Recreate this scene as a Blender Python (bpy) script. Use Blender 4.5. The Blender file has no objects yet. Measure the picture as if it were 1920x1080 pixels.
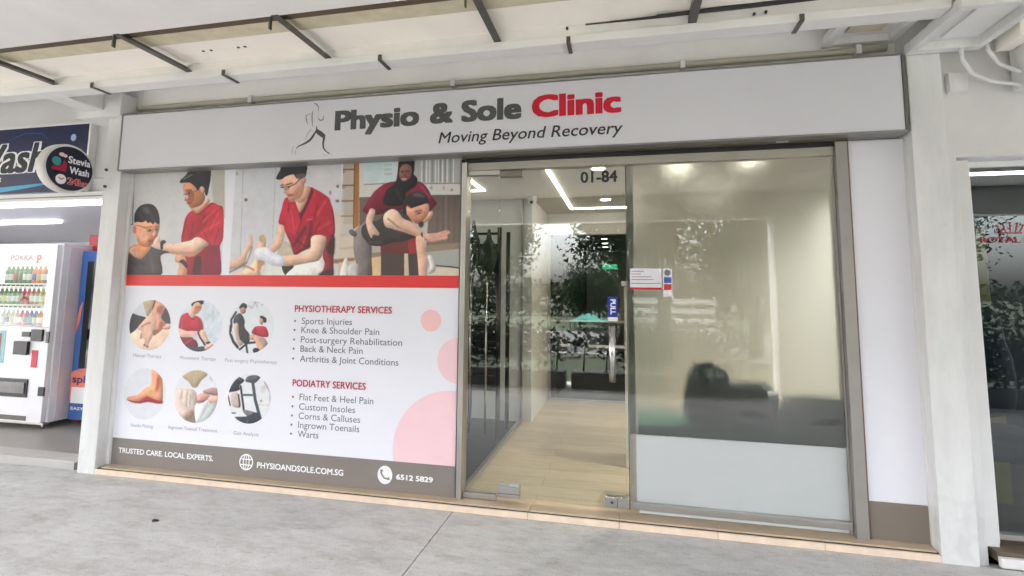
import bpy, bmesh, math, random
import numpy as np
from mathutils import Vector, Matrix, noise
random.seed(7); np.random.seed(7)
sc=bpy.context.scene
# ---------------------------------------------------------------- camera
cd=bpy.data.cameras.new('camera'); cam=bpy.data.objects.new('camera',cd); sc.collection.objects.link(cam); sc.camera=cam
CAMPOS=Vector((0,-3.4719,1.434)); yaw,pit,rol=.2147,.1019,.0095
Fw=Vector((-math.sin(yaw)*math.cos(pit),math.cos(yaw)*math.cos(pit),math.sin(pit))); Rt=Vector((math.cos(yaw),math.sin(yaw),0)); Up=Rt.cross(Fw)
r2=Rt*math.cos(rol)+Up*math.sin(rol); u2=-Rt*math.sin(rol)+Up*math.cos(rol)
M=Matrix((r2,u2,-Fw)).transposed().to_4x4(); M.translation=CAMPOS; cam.matrix_world=M
cd.sensor_width=36; cd.lens=18.024; cd.shift_y=-0.0464; cd.clip_start=.05; cd.clip_end=2000
# ---------------------------------------------------------------- sky, sun, exposure
SUN_EL,SUN_AZ=math.radians(62),math.radians(262)
w=bpy.data.worlds.new('World'); sc.world=w; w.use_nodes=True
nt=w.node_tree; bg=nt.nodes['Background']; sky=nt.nodes.new('ShaderNodeTexSky'); sky.sky_type='NISHITA'; sky.sun_disc=False
sky.sun_elevation=SUN_EL; sky.sun_rotation=SUN_AZ; sky.air_density=1.0; sky.dust_density=6.0; sky.ozone_density=1.0
hs=nt.nodes.new('ShaderNodeHueSaturation'); hs.inputs['Saturation'].default_value=.35; nt.links.new(sky.outputs[0],hs.inputs['Color']); nt.links.new(hs.outputs[0],bg.inputs[0])   # thin overcast: paler than the clear-sky model; bg.inputs[1].default_value=.15
sl=bpy.data.lights.new('sun','SUN'); sl.energy=.6; sl.angle=math.radians(12.0); sl.color=(1,.95,.88)
so=bpy.data.objects.new('sun',sl); sc.collection.objects.link(so)
d=Vector((math.sin(SUN_AZ)*math.cos(SUN_EL),math.cos(SUN_AZ)*math.cos(SUN_EL),math.sin(SUN_EL)))
so.rotation_euler=d.to_track_quat('Z','Y').to_euler(); so.location=(0,-20,20)
sc.view_settings.view_transform='Standard'; sc.view_settings.look='None'; sc.view_settings.gamma=1; sc.view_settings.exposure=1.27
sc.render.engine='CYCLES'; cy=sc.cycles; cy.use_denoising=True; cy.max_bounces=14; cy.diffuse_bounces=6; cy.glossy_bounces=6; cy.transmission_bounces=10; cy.transparent_max_bounces=16; cy.sample_clamp_indirect=6; cy.caustics_reflective=False; cy.caustics_refractive=False
try: cy.denoiser='OPENIMAGEDENOISE'
except Exception: pass
# ---------------------------------------------------------------- helpers
col=sc.collection
def lin(c):
    return tuple(((v/255/12.92) if v/255<=.04045 else ((v/255+.055)/1.055)**2.4) for v in c)
MATS={}
def mat(name,rgb,rough=.6,metal=0,var=.06,scale=6,bump=0,bscale=60,spec=.5,stretch=(1,1,1),emit=0,coat=0,grime=0):
    """rgb: 0-255 sRGB; colour gets a two-scale noise variation in object space"""
    if name in MATS: return MATS[name]
    m=bpy.data.materials.new(name); m.use_nodes=True; t=m.node_tree; N=t.nodes; b=N['Principled BSDF']
    c=lin(rgb)
    b.inputs['Roughness'].default_value=rough; b.inputs['Metallic'].default_value=metal; b.inputs['Specular IOR Level'].default_value=spec; b.inputs['Coat Weight'].default_value=coat
    b.inputs['Base Color'].default_value=(*c,1)
    if emit: b.inputs['Emission Color'].default_value=(*c,1); b.inputs['Emission Strength'].default_value=emit
    if var or bump:
        g=N.new('ShaderNodeNewGeometry'); mp=N.new('ShaderNodeMapping'); mp.inputs['Scale'].default_value=stretch; t.links.new(g.outputs['Position'],mp.inputs['Vector'])
    if var:
        n1=N.new('ShaderNodeTexNoise'); n1.inputs['Scale'].default_value=scale; n1.inputs['Detail'].default_value=5; n1.inputs['Roughness'].default_value=.62; t.links.new(mp.outputs[0],n1.inputs['Vector'])
        r=N.new('ShaderNodeMapRange'); r.inputs[1].default_value=.3; r.inputs[2].default_value=.7; r.inputs[3].default_value=1-var; r.inputs[4].default_value=1+var*.6; t.links.new(n1.outputs['Fac'],r.inputs[0])
        x=N.new('ShaderNodeMix'); x.data_type='RGBA'; x.blend_type='MULTIPLY'; x.inputs[0].default_value=1; x.inputs[6].default_value=(*c,1); t.links.new(r.outputs[0],x.inputs[7]); t.links.new(x.outputs[2],b.inputs['Base Color'])
    if bump:
        n2=N.new('ShaderNodeTexNoise'); n2.inputs['Scale'].default_value=bscale; n2.inputs['Detail'].default_value=4; t.links.new(mp.outputs[0],n2.inputs['Vector'])
        bp=N.new('ShaderNodeBump'); bp.inputs['Strength'].default_value=bump; bp.inputs['Distance'].default_value=.01; t.links.new(n2.outputs['Fac'],bp.inputs['Height']); t.links.new(bp.outputs[0],b.inputs['Normal'])
    if grime:                                                     # splash marks and scuffs near the ground, broken up by noise
        sx=N.new('ShaderNodeSeparateXYZ'); t.links.new(g.outputs['Position'],sx.inputs[0]); n3=N.new('ShaderNodeTexNoise'); n3.inputs['Scale'].default_value=14; n3.inputs['Detail'].default_value=7; t.links.new(g.outputs['Position'],n3.inputs['Vector'])
        hz=N.new('ShaderNodeMapRange'); hz.inputs[1].default_value=0; hz.inputs[2].default_value=.55; hz.inputs[3].default_value=.16; hz.inputs[4].default_value=-.06; t.links.new(sx.outputs['Z'],hz.inputs[0])
        ad=N.new('ShaderNodeMath'); ad.operation='ADD'; t.links.new(n3.outputs['Fac'],ad.inputs[0]); t.links.new(hz.outputs[0],ad.inputs[1])
        mr=N.new('ShaderNodeMapRange'); mr.inputs[1].default_value=.56; mr.inputs[2].default_value=.74; mr.inputs[3].default_value=0; mr.inputs[4].default_value=grime; t.links.new(ad.outputs[0],mr.inputs[0])
        gm=N.new('ShaderNodeMix'); gm.data_type='RGBA'; t.links.new(mr.outputs[0],gm.inputs[0]); t.links.new(x.outputs[2],gm.inputs[6]); gm.inputs[7].default_value=(.30,.28,.25,1); t.links.new(gm.outputs[2],b.inputs['Base Color'])
    MATS[name]=m; return m
def glass(name,tint=(.93,.96,.94),r0=.05,rough=0.0):
    """architectural sheet glass: see-through plus a mirror reflection that grows at grazing angles"""
    if name in MATS: return MATS[name]
    m=bpy.data.materials.new(name); m.use_nodes=True; t=m.node_tree; N=t.nodes; N.remove(N['Principled BSDF'])
    lw=N.new('ShaderNodeLayerWeight'); lw.inputs[0].default_value=.5
    p=N.new('ShaderNodeMath'); p.operation='POWER'; p.inputs[1].default_value=5; t.links.new(lw.outputs['Facing'],p.inputs[0])
    r=N.new('ShaderNodeMapRange'); r.inputs[3].default_value=r0; r.inputs[4].default_value=1; t.links.new(p.outputs[0],r.inputs[0])
    a=N.new('ShaderNodeBsdfTransparent'); a.inputs[0].default_value=(*tint,1); g=N.new('ShaderNodeBsdfGlossy'); g.inputs['Roughness'].default_value=rough
    x=N.new('ShaderNodeMixShader'); t.links.new(r.outputs[0],x.inputs[0]); t.links.new(a.outputs[0],x.inputs[1]); t.links.new(g.outputs[0],x.inputs[2]); t.links.new(x.outputs[0],N['Material Output'].inputs[0])
    MATS[name]=m; return m
def frosted(name):
    m=bpy.data.materials.new(name); m.use_nodes=True; t=m.node_tree; N=t.nodes; N.remove(N['Principled BSDF'])
    lw=N.new('ShaderNodeLayerWeight'); lw.inputs[0].default_value=.5
    p=N.new('ShaderNodeMath'); p.operation='POWER'; p.inputs[1].default_value=5; t.links.new(lw.outputs['Facing'],p.inputs[0])
    r=N.new('ShaderNodeMapRange'); r.inputs[3].default_value=.095; r.inputs[4].default_value=1; t.links.new(p.outputs[0],r.inputs[0])
    rf=N.new('ShaderNodeBsdfRefraction'); rf.inputs['IOR'].default_value=1.33; rf.inputs['Roughness'].default_value=.5; rf.inputs['Color'].default_value=(.90,.925,.885,1)
    tl=N.new('ShaderNodeBsdfDiffuse'); tl.inputs[0].default_value=(.64,.66,.64,1)
    x0=N.new('ShaderNodeMixShader'); x0.inputs[0].default_value=.015; t.links.new(rf.outputs[0],x0.inputs[1]); t.links.new(tl.outputs[0],x0.inputs[2])
    g=N.new('ShaderNodeBsdfGlossy'); g.inputs['Roughness'].default_value=0.012
    x=N.new('ShaderNodeMixShader'); t.links.new(r.outputs[0],x.inputs[0]); t.links.new(x0.outputs[0],x.inputs[1]); t.links.new(g.outputs[0],x.inputs[2]); t.links.new(x.outputs[0],N['Material Output'].inputs[0])
    MATS[name]=m; return m
def emis(name,rgb,s):
    if name in MATS: return MATS[name]
    m=bpy.data.materials.new(name); m.use_nodes=True; b=m.node_tree.nodes['Principled BSDF']; b.inputs['Base Color'].default_value=(*lin(rgb),1); b.inputs['Emission Color'].default_value=(*lin(rgb),1); b.inputs['Emission Strength'].default_value=s
    MATS[name]=m; return m
def bx(bm,x0,x1,y0,y1,z0,z1,bev=0):
    vs=[bm.verts.new(p) for p in ((x0,y0,z0),(x1,y0,z0),(x1,y1,z0),(x0,y1,z0),(x0,y0,z1),(x1,y0,z1),(x1,y1,z1),(x0,y1,z1))]
    fs=[bm.faces.new([vs[i] for i in f]) for f in ((3,2,1,0),(4,5,6,7),(0,1,5,4),(1,2,6,5),(2,3,7,6),(3,0,4,7))]
    if bev:
        es=list({e for f in fs for e in f.edges}); bmesh.ops.bevel(bm,geom=es,offset=bev,segments=2,affect='EDGES',profile=.7)
def tube(bm,pts,r,n=10,cap=True):
    """tube along a polyline; r a number or one radius per point"""
    pts=[Vector(p) for p in pts]; rs=r if isinstance(r,(list,tuple)) else [r]*len(pts); rings=[]
    prev=None
    for i,p in enumerate(pts):
        t=((pts[min(i+1,len(pts)-1)]-pts[max(i-1,0)])).normalized()
        if prev is None:
            a=Vector((0,0,1)) if abs(t.z)<.9 else Vector((1,0,0)); u=t.cross(a).normalized()
        else: u=(prev-t*prev.dot(t)).normalized()
        prev=u; v=t.cross(u)
        rings.append([bm.verts.new(p+(u*math.cos(k/n*2*math.pi)+v*math.sin(k/n*2*math.pi))*rs[i]) for k in range(n)])
    for a,b in zip(rings,rings[1:]):
        for k in range(n): 
            f=bm.faces.new((a[k],a[(k+1)%n],b[(k+1)%n],b[k])); f.smooth=True
    if cap:
        bm.faces.new(rings[0][::-1]); bm.faces.new(rings[-1])
def obj(name,bm,m,parent=None,**kw):
    me=bpy.data.meshes.new(name)
    if isinstance(bm,bmesh.types.BMesh):
        bmesh.ops.recalc_face_normals(bm,faces=bm.faces); bm.to_mesh(me); bm.free()
    else: me=bm
    o=bpy.data.objects.new(name,me); col.objects.link(o)
    if m: me.materials.append(m)
    if parent: o.parent=parent
    for k,v in kw.items(): o[k]=v
    return o
def box(name,m,parent,x0,x1,y0,y1,z0,z1,bev=0,**kw):
    bm=bmesh.new(); bx(bm,x0,x1,y0,y1,z0,z1,bev); return obj(name,bm,m,parent,**kw)
def boxes(name,m,parent,lst,bev=0,join=False,**kw):
    if not join: return [box(name,m,parent,*b,bev,**kw) for b in lst]
    bm=bmesh.new()
    for b in lst: bx(bm,*b,bev)
    return obj(name,bm,m,parent,**kw)
def pipe(name,m,parent,pts,r,n=10,**kw):
    bm=bmesh.new(); tube(bm,pts,r,n); return obj(name,bm,m,parent,**kw)
def thing(name,label,cat,group=None):
    o=bpy.data.objects.new(name,None); col.objects.link(o); o.empty_display_size=.1; o['label']=label; o['category']=cat
    if group: o['group']=group
    return o
def tag(o,label,cat,group=None):
    o['label']=label; o['category']=cat
    if group: o['group']=group
    return o
def flat(name,m,parent,polys,y,th=.0012,mapf=None):
    """flat printed / cut-out shapes in the facade plane: polys are lists of (X,Z)"""
    if len(polys)>1: return [flat(name,m,parent,[p],y-.0002*i,th) for i,p in enumerate(polys)]
    bm=bmesh.new()
    for i,p in enumerate(polys):
        f=bm.faces.new([bm.verts.new((x,y-i*.0002,z)) for x,z in p])
        r=bmesh.ops.extrude_face_region(bm,geom=[f]); bmesh.ops.translate(bm,verts=[v for v in r['geom'] if isinstance(v,bmesh.types.BMVert)],vec=(0,-th,0))
    bmesh.ops.triangulate(bm,faces=bm.faces)
    return obj(name,bm,m,parent)
def ell(cx,cz,rx,rz,n=28): return [(cx+rx*math.cos(t/n*2*math.pi),cz+rz*math.sin(t/n*2*math.pi)) for t in range(n)]
def stroke(pts,w):
    """polyline to a ribbon outline, tapered when w is a list"""
    n=len(pts); ws=w if isinstance(w,list) else [w]*n; A=[];B=[]
    for i,(x,z) in enumerate(pts):
        x0,z0=pts[max(i-1,0)]; x1,z1=pts[min(i+1,n-1)]; dx,dz=x1-x0,z1-z0; l=math.hypot(dx,dz) or 1
        A.append((x-dz/l*ws[i]/2,z+dx/l*ws[i]/2)); B.append((x+dz/l*ws[i]/2,z-dx/l*ws[i]/2))
    return A+B[::-1]
def _caph():
    cu=bpy.data.curves.new('h','FONT'); cu.body='H'; cu.size=1
    o=bpy.data.objects.new('h',cu); col.objects.link(o); bpy.context.view_layer.update(); me=o.evaluated_get(bpy.context.evaluated_depsgraph_get()).to_mesh(); h=max(v.co.y for v in me.vertices); bpy.data.objects.remove(o); bpy.data.curves.remove(cu); return h
CAPH=_caph()
def text(name,body,m,parent,x0,x1,zb,cap,y,bold=0,ital=0,th=.0006,space=1):
    """lettering on the plane y (facing -Y): left/right ends, baseline and capital height in metres;
    bold widens the strokes by laying shifted copies of the outline a hair apart in depth"""
    cu=bpy.data.curves.new(name,'FONT'); cu.body=body; cu.size=1; cu.resolution_u=3; cu.extrude=0; cu.space_character=space
    o=bpy.data.objects.new(name,cu); col.objects.link(o); bpy.context.view_layer.update()
    me=bpy.data.meshes.new_from_object(o.evaluated_get(bpy.context.evaluated_depsgraph_get())); bpy.data.objects.remove(o); bpy.data.curves.remove(cu)
    co=np.array([v.co[:] for v in me.vertices]); fs=[list(p.vertices) for p in me.polygons]; bpy.data.meshes.remove(me)
    bold=max(bold,0); ca=CAPH+1.44*bold; xs=co[:,0]+ital*co[:,1]; a,b=xs.min()-bold,xs.max()+bold; sx=(x1-x0)/(b-a); sz=cap/ca
    sh=[(0,0)]+([(bold*i,bold*.72*j) for i in (-1,0,1) for j in (-1,0,1) if i or j] if bold>.004 else [])
    par=list(range(len(co)))
    def fnd(i):
        while par[i]!=i: par[i]=par[par[i]]; i=par[i]
        return i
    for f in fs:
        for i in f[1:]: par[fnd(i)]=fnd(f[0])
    ids={}; dep=np.array([ids.setdefault(fnd(i),len(ids))%5*.00004 for i in range(len(co))])   # overlapping strokes of one glyph lie a hair apart
    V=[];F=[]
    for k,(dx,dy) in enumerate(sh):
        n=len(V); V+=[(x0+(x+dx-a)*sx,y-th-k*.0002-e,zb+(z+dy+.72*bold)*sz) for x,z,e in zip(xs,co[:,1],dep)]; F+=[[i+n for i in f] for f in fs]
    me=bpy.data.meshes.new(name); me.from_pydata(V,[],F); return obj(name,me,m,parent)
# ---------------------------------------------------------------- materials
white=mat('white_paint',(226,225,224),.55,var=.05,scale=3,bump=.04,bscale=90)
whiteg=mat('white_wall_paint',(221,220,219),.6,var=.07,scale=2.2,bump=.06,bscale=50)
pillarm=mat('pillar_paint',(222,222,221),.6,var=.11,scale=3.5,bump=.1,bscale=40,stretch=(2.5,2.5,.6),grime=.14)
cream=mat('cream_board',(248,242,234),.7,var=.05,scale=2)
khaki=mat('khaki_band',(206,198,172),.75,var=.14,scale=9)
brown=mat('shadow_gap_brown',(92,78,58),.7,var=.15,scale=12)
steel=mat('painted_steel',(98,96,92),.45,.5,var=.25,scale=25)
alu=mat('aluminium',(188,184,178),.32,.85,var=.05,scale=12)
alud=mat('bronze_aluminium',(112,104,92),.38,.7,var=.1,scale=14)
chrome=mat('brushed_steel',(205,203,200),.22,1,var=.03,scale=30,stretch=(1,1,12))
black=mat('black_plastic',(26,26,28),.4,var=.05)
navy=mat('navy_dark',(22,26,34),.35,var=.08)
signw=mat('sign_face',(216,215,221),.42,var=.025,scale=2)
grey_t=mat('letter_grey',(82,82,84),.5,var=.02); red_t=mat('letter_red',(204,20,48),.45,var=.03); black_t=mat('letter_black',(44,44,48),.5,var=.02)
posterw=mat('poster_white',(235,235,243),.45,var=.015,scale=3)
posterr=mat('poster_red',(226,58,58),.42,var=.03,scale=4)
posterg=mat('poster_grey',(134,126,120),.45,var=.05,scale=5)
pink=mat('poster_pink',(246,208,214),.45,var=.02); salmon=mat('poster_salmon',(246,198,198),.45,var=.02)
tred=mat('text_red',(196,52,70),.5,var=0); tgrey=mat('text_grey',(104,104,118),.5,var=0); tgrey2=mat('text_caption',(160,160,176),.5,var=0); twhite=mat('text_white',(244,244,246),.5,var=0)
tile=mat('beige_step_tile',(236,214,192),.5,var=.10,scale=9,bump=.03,grime=.1)
tread=mat('tread_tile',(196,176,150),.45,var=.1,scale=9,bump=.03)
gl=glass('clear_glass',(.92,.95,.93),.105); fro=frosted('frosted_film_glass')
def floor_mat():
    m=bpy.data.materials.new('corridor_concrete'); m.use_nodes=True; t=m.node_tree; N=t.nodes; b=N['Principled BSDF']; Lk=t.links.new
    g=N.new('ShaderNodeNewGeometry'); mp=N.new('ShaderNodeMapping'); mp.inputs['Scale'].default_value=(1,2.2,1); Lk(g.outputs['Position'],mp.inputs[0])
    def noi(s,d=5,r=.6,v=None):
        n=N.new('ShaderNodeTexNoise'); n.inputs['Scale'].default_value=s; n.inputs['Detail'].default_value=d; n.inputs['Roughness'].default_value=r; Lk(v or mp.outputs[0],n.inputs['Vector']); return n.outputs['Fac']
    def ramp(f,p0,c0,p1,c1):
        r=N.new('ShaderNodeValToRGB'); r.color_ramp.elements[0].position=p0; r.color_ramp.elements[0].color=(*c0,1); r.color_ramp.elements[1].position=p1; r.color_ramp.elements[1].color=(*c1,1); Lk(f,r.inputs[0]); return r.outputs[0]
    def mul(a,bb,f=1):
        x=N.new('ShaderNodeMix'); x.data_type='RGBA'; x.blend_type='MULTIPLY'; x.inputs[0].default_value=f; Lk(a,x.inputs[6]); Lk(bb,x.inputs[7]); return x.outputs[2]
    base=ramp(noi(1.3),.3,(.52,.514,.508),.72,(.65,.645,.64))
    c=mul(base,ramp(noi(9,6,.7),.3,(.86,.86,.85),.65,(1.04,1.04,1.04)))
    c=mul(c,ramp(noi(34,4,.7),.30,(.62,.61,.59),.40,(1,1,1)),.55)          # pits and dirt specks
    vo=N.new('ShaderNodeTexVoronoi'); vo.inputs['Scale'].default_value=5.5; Lk(mp.outputs[0],vo.inputs['Vector'])
    c=mul(c,ramp(vo.outputs['Distance'],.02,(.60,.59,.57),.055,(1,1,1)),.6)
    c=mul(c,ramp(noi(3.2,7,.72),.36,(.74,.73,.70),.52,(1,1,1)),.8)          # darker worn patches
    m3=N.new('ShaderNodeMapping'); m3.inputs['Scale'].default_value=(9,30,1); Lk(g.outputs['Position'],m3.inputs[0])
    c=mul(c,ramp(noi(1.6,3,.55,m3.outputs[0]),.33,(.55,.54,.52),.38,(1,1,1)),.45)     # short scuffs
    c=mul(c,ramp(noi(120,3,.6),.38,(.62,.61,.59),.48,(1.03,1.03,1.03)),.7)       # grit
    Lk(c,b.inputs['Base Color']); b.inputs['Roughness'].default_value=.62; b.inputs['Specular IOR Level'].default_value=.35
    bp=N.new('ShaderNodeBump'); bp.inputs['Strength'].default_value=.18; bp.inputs['Distance'].default_value=.006; Lk(noi(60,5,.7),bp.inputs['Height']); Lk(bp.outputs[0],b.inputs['Normal'])
    return m
def plank_mat():
    m=bpy.data.materials.new('clinic_vinyl_floor'); m.use_nodes=True; t=m.node_tree; N=t.nodes; b=N['Principled BSDF']; Lk=t.links.new
    g=N.new('ShaderNodeNewGeometry'); mp=N.new('ShaderNodeMapping'); Lk(g.outputs['Position'],mp.inputs[0]); mp.inputs['Rotation'].default_value=(0,0,0)
    br=N.new('ShaderNodeTexBrick'); br.inputs['Scale'].default_value=1; br.inputs['Brick Width'].default_value=1.2; br.inputs['Row Height'].default_value=.18; br.inputs['Mortar Size'].default_value=.0015
    br.inputs['Color1'].default_value=(*lin((214,194,162)),1); br.inputs['Color2'].default_value=(*lin((198,178,146)),1); br.inputs['Mortar'].default_value=(*lin((124,108,86)),1); Lk(mp.outputs[0],br.inputs[0])
    n=N.new('ShaderNodeTexNoise'); n.inputs['Scale'].default_value=5; n.inputs['Detail'].default_value=5
    m2=N.new('ShaderNodeMapping'); m2.inputs['Scale'].default_value=(1,9,1); Lk(g.outputs['Position'],m2.inputs[0]); Lk(m2.outputs[0],n.inputs['Vector'])
    r=N.new('ShaderNodeMapRange'); r.inputs[1].default_value=.3; r.inputs[2].default_value=.7; r.inputs[3].default_value=.86; r.inputs[4].default_value=1.06; Lk(n.outputs['Fac'],r.inputs[0])
    x=N.new('ShaderNodeMix'); x.data_type='RGBA'; x.blend_type='MULTIPLY'; x.inputs[0].default_value=1; Lk(br.outputs[0],x.inputs[6]); Lk(r.outputs[0],x.inputs[7]); Lk(x.outputs[2],b.inputs['Base Color']); b.inputs['Roughness'].default_value=.42
    return m
concrete=floor_mat(); vinyl=plank_mat()
# ================================================================ SETTING
cf=box('corridor_base',concrete,None,-14,14,-4.9,-.0,-.08,-.02,kind='structure')
GX=-1.117
for a,b in ((-9,GX-.003),(GX+.003,9)):
    box('paving_slab',concrete,cf,a,b,-4.88,-.10,-.06,0,.003)
asph=mat('asphalt',(96,95,94),.85,var=.2,scale=8,bump=.2,bscale=60); grassm=mat('grass_turf',(46,56,32),.9,var=.35,scale=5,bump=.3,bscale=40)
pavem=mat('footpath_concrete',(168,164,156),.8,var=.12,scale=4)
box('ground',grassm,None,-250,250,-400,-9.0,-.9,-.72,kind='structure')
box('footpath',pavem,None,-60,60,-9.0,-4.92,-.8,-.66,kind='structure')
box('road',asph,None,-120,120,-26,-14.5,-.75,-.70,kind='structure')
box('kerb',pavem,None,-120,120,-14.5,-14.3,-.75,-.58,kind='structure')
# ---- the shophouse block
uw=mat('upper_wall_white',(241,240,238),.6,var=.06,scale=2.2,bump=.05,bscale=50)
B=thing('shophouse_building','white painted concrete shophouse block with open ceiling above the clinic sign','building')
box('upper_wall',uw,B,-4.0,1.66,.0,.14,2.39,3.4)
box('upper_wall',whiteg,B,-9,-4.2,.16,.26,2.9,3.4); box('upper_wall',whiteg,B,1.84,9,-.02,.14,2.26,3.4)
def pillar(x0,x1,y0,y1,z1,**k):
    bm=bmesh.new(); bx(bm,x0,x1,y0,y1,-.05,z1,.006)
    return obj('pillar',bm,pillarm,B,**k)
pillar(-4.215,-4.045,-.10,.3,2.86); pillar(1.668,1.845,-.10,.3,2.869); boxes('pillar_head',pillarm,B,[(-4.205,-4.003,.0,.3,2.861,3.4),(1.662,1.84,.0,.3,2.87,3.4)]); box('pillar_return',pillarm,B,1.847,1.925,-.03,.3,-.05,2.26,.004); box('door_jamb_post',whiteg,B,1.928,2.0,.0,.2,.07,2.24,.004)
box('pillar_inner_return',whiteg,B,-4.043,-4.012,-.02,.1,.05,2.40,.003)
box('pillar_inner_return',whiteg,B,1.684,1.666,-.03,.1,.05,2.40,.0)
# grey return wall between laundry and pillar
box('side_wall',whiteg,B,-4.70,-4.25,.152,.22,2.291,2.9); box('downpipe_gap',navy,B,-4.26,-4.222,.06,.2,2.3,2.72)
# ceiling
box('ceiling_panel',cream,B,-9,9,-.84,-.56,3.02,3.06); box('ceiling_band',khaki,B,-9,9,-1.0,-.842,3.012,3.06); box('shadow_gap_strip',brown,B,-9,9,-1.2,-1.002,2.99,3.06)  # brown strip added as the dark shadow gap beyond the soffit edge
box('bounce_ceiling_slab',uw,B,-9,9,-.50,.0,3.15,3.2); box('roof_slab',whiteg,B,-14,14,-4.7,.6,3.4,3.6)  # unseen slab behind the beam set low to bounce light onto the wall
box('soffit',white,B,-14,14,-4.6,-1.09,2.965,2.985)
# spandrel beam with a lighter lower lip
box('long_beam',mat('beam_grey',(226,224,221),.6,var=.07,scale=4),B,-9,1.655,-.56,-.501,2.958,3.3,.003)
box('beam_lip',white,B,-9,1.655,-.575,-.46,2.905,2.957,.008)
# outer edge of the covered walkway, seen only in the glass
box('edge_beam',whiteg,B,-14,14,-4.9,-4.7,2.58,3.6,.01)
for x0,x1 in ((2.15,3.15),(-9.6,-8.8)): box('outer_column',pillarm,B,x0,x1,-4.92,-4.55,-.72,2.58,.01)
# brackets over the pillars
bk=boxes('bracket',whiteg,B,[(-4.50,-4.05,-.15,.12,2.862,3.06),(-4.42,-4.22,-.5,-.152,2.915,3.06)],.012,True)
tr=boxes('ceiling_tray',pillarm,B,[(1.66,2.04,-.16,-.10,2.87,2.93),(1.66,1.70,-.6,-.162,2.87,2.93),(2.0,2.04,-.6,-.162,2.87,2.93),(1.66,2.04,-.64,-.602,2.87,2.93)],.004)
box('tray_plate',whiteg,B,1.70,2.0,-.6,-.16,2.92,2.95); box('tray_hatch',white,B,1.79,1.97,-.55,-.22,2.905,2.922,.004)
boxes('ceiling_tray',pillarm,B,[(1.24,1.66,-.05,-.004,3.0,3.05),(1.24,1.29,-.4,-.052,3.0,3.05),(1.61,1.66,-.4,-.052,3.0,3.05)],.004)
box('tray_plate',whiteg,B,1.29,1.61,-.4,-.05,3.045,3.06); box('tray_hatch',khaki,B,1.34,1.54,-.36,-.12,3.03,3.046,.004)
# conduit running along the wall just above the sign
pipe('wall_conduit',mat('olive_conduit',(182,178,164),.6,var=.12,scale=8),B,[(-4.0,-.03,2.955),(1.3,-.03,2.955),(1.6,-.03,2.96)],.022)
for x in (-2.9,-1.2,.4,1.44): box('pipe_clip',whiteg,B,x-.015,x+.015,-.058,-.001,2.925,2.985,.003)
# steel struts under the open ceiling, each with a bolt tab
def strut(x,label):
    t=thing('steel_strut',label,'strut','steel struts under the ceiling gap')
    bm=bmesh.new(); bx(bm,x-.022,x+.022,-1.10,-.52,2.962,2.968); bx(bm,x-.022,x-.016,-1.10,-.52,2.968,3.0); obj('angle_bar',bm,steel,t)
    boxes('end_tab',steel,t,[(x-.02,x-.012,-.54,-.505,2.925,2.962),(x+.012,x+.02,-.54,-.505,2.925,2.962)])
    box('hook',steel,t,x-.05,x-.042,-1.08,-1.06,2.90,2.99)
for x,l in ((-4.17,'dark steel strut at the left edge, above the laundry sign'),(-2.975,'dark steel strut above the left end of the clinic sign'),(-1.887,'dark steel strut above the runner logo'),(-.736,'dark steel strut above the words of the clinic sign'),(.397,'dark steel strut farthest right, touching the cable bundle')): strut(x,l)
for x,l in ((-3.78,'small steel clip on the beam over the left pillar'),(-2.66,'small steel clip on the beam between the second and third strut'),(-1.50,'small steel clip on the beam right of the runner logo'),(-.30,'small steel clip on the beam above the red word'),(.95,'small steel clip on the beam near the right end of the sign')):
    o=boxes('beam_clip',steel,None,[(x-.012,x+.012,-.60,-.455,2.897,2.9035),(x-.012,x+.012,-.60,-.594,2.9035,2.935)],0,True); tag(o,l,'clip','clips on the long beam')
cab=thing('cable_bundle','black cables sagging along the ceiling edge at upper right','cable')
for k in range(4):
    pipe('cable',black,cab,[(-.2+.14*k,-.585,3.005),(.2,-.6-.006*k,2.995),(.7,-.60,3.0+.006*k),(1.2,-.62,3.0+.008*k),(1.9,-.63,2.995+.01*k)],.005+.001*k,6)
for x,z in ((.72,2.975),(.78,2.98),(-.31,3.0)): o=box('screw_head',black,B,x-.006,x+.006,-.578,-.562,z-.006,z+.006)
for x in (-2.72,-2.66,-2.45,-2.40,1.02,1.08): 
    box('ceiling_hole',black,B,x-.007,x+.007,-.72,-.706,3.016,3.021)
# right-hand pipes and trunking
rp=thing('bent_conduits','pair of white bent conduit pipes at the upper right corner','conduit')
for dx,dz in ((0,0),(.13,.05)):
    pipe('conduit',white,rp,[(1.93+dx,-.14,2.87+dz),(1.94+dx,-.13,2.80+dz),(1.99+dx,-.12,2.72+dz),(2.08+dx,-.12,2.67+dz),(2.3+dx,-.12,2.62+dz)],.011,10)
tk=thing('aircon_trunking','boxy white trunking at the top right edge','trunking')
box('duct',whiteg,tk,2.22,2.5,-.2,-.05,2.62,3.0,.006); box('duct_cap',cream,tk,2.12,2.2,-.3,-.1,2.85,3.2,.006)
jb=tag(box('junction_box',whiteg,None,1.90,2.0,-.062,-.024,2.64,2.76,.005),'small white junction box on wall right of the pillar','junction box')
# ================================================================ CLINIC SHOPFRONT
st=thing('doorstep','low doorstep with beige tile riser along the whole shopfront','step')
for i in range(10):                                          # riser tiles with open joints
    x0=-4.043+i*.571; box('riser_tile',tile,st,x0+.0012,x0+.571-.0012,-.1,-.088,0.0,.038,.0015)
box('step_core',mat('dark_groove',(70,62,54),.8),st,-4.04,1.665,-.088,.02,-.02,.041)
for i in range(10):
    x0=-4.012+i*.567; box('tread_tile',tread,st,x0+.001,x0+.567-.001,-.078,.03,.036,.05,.002)
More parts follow.
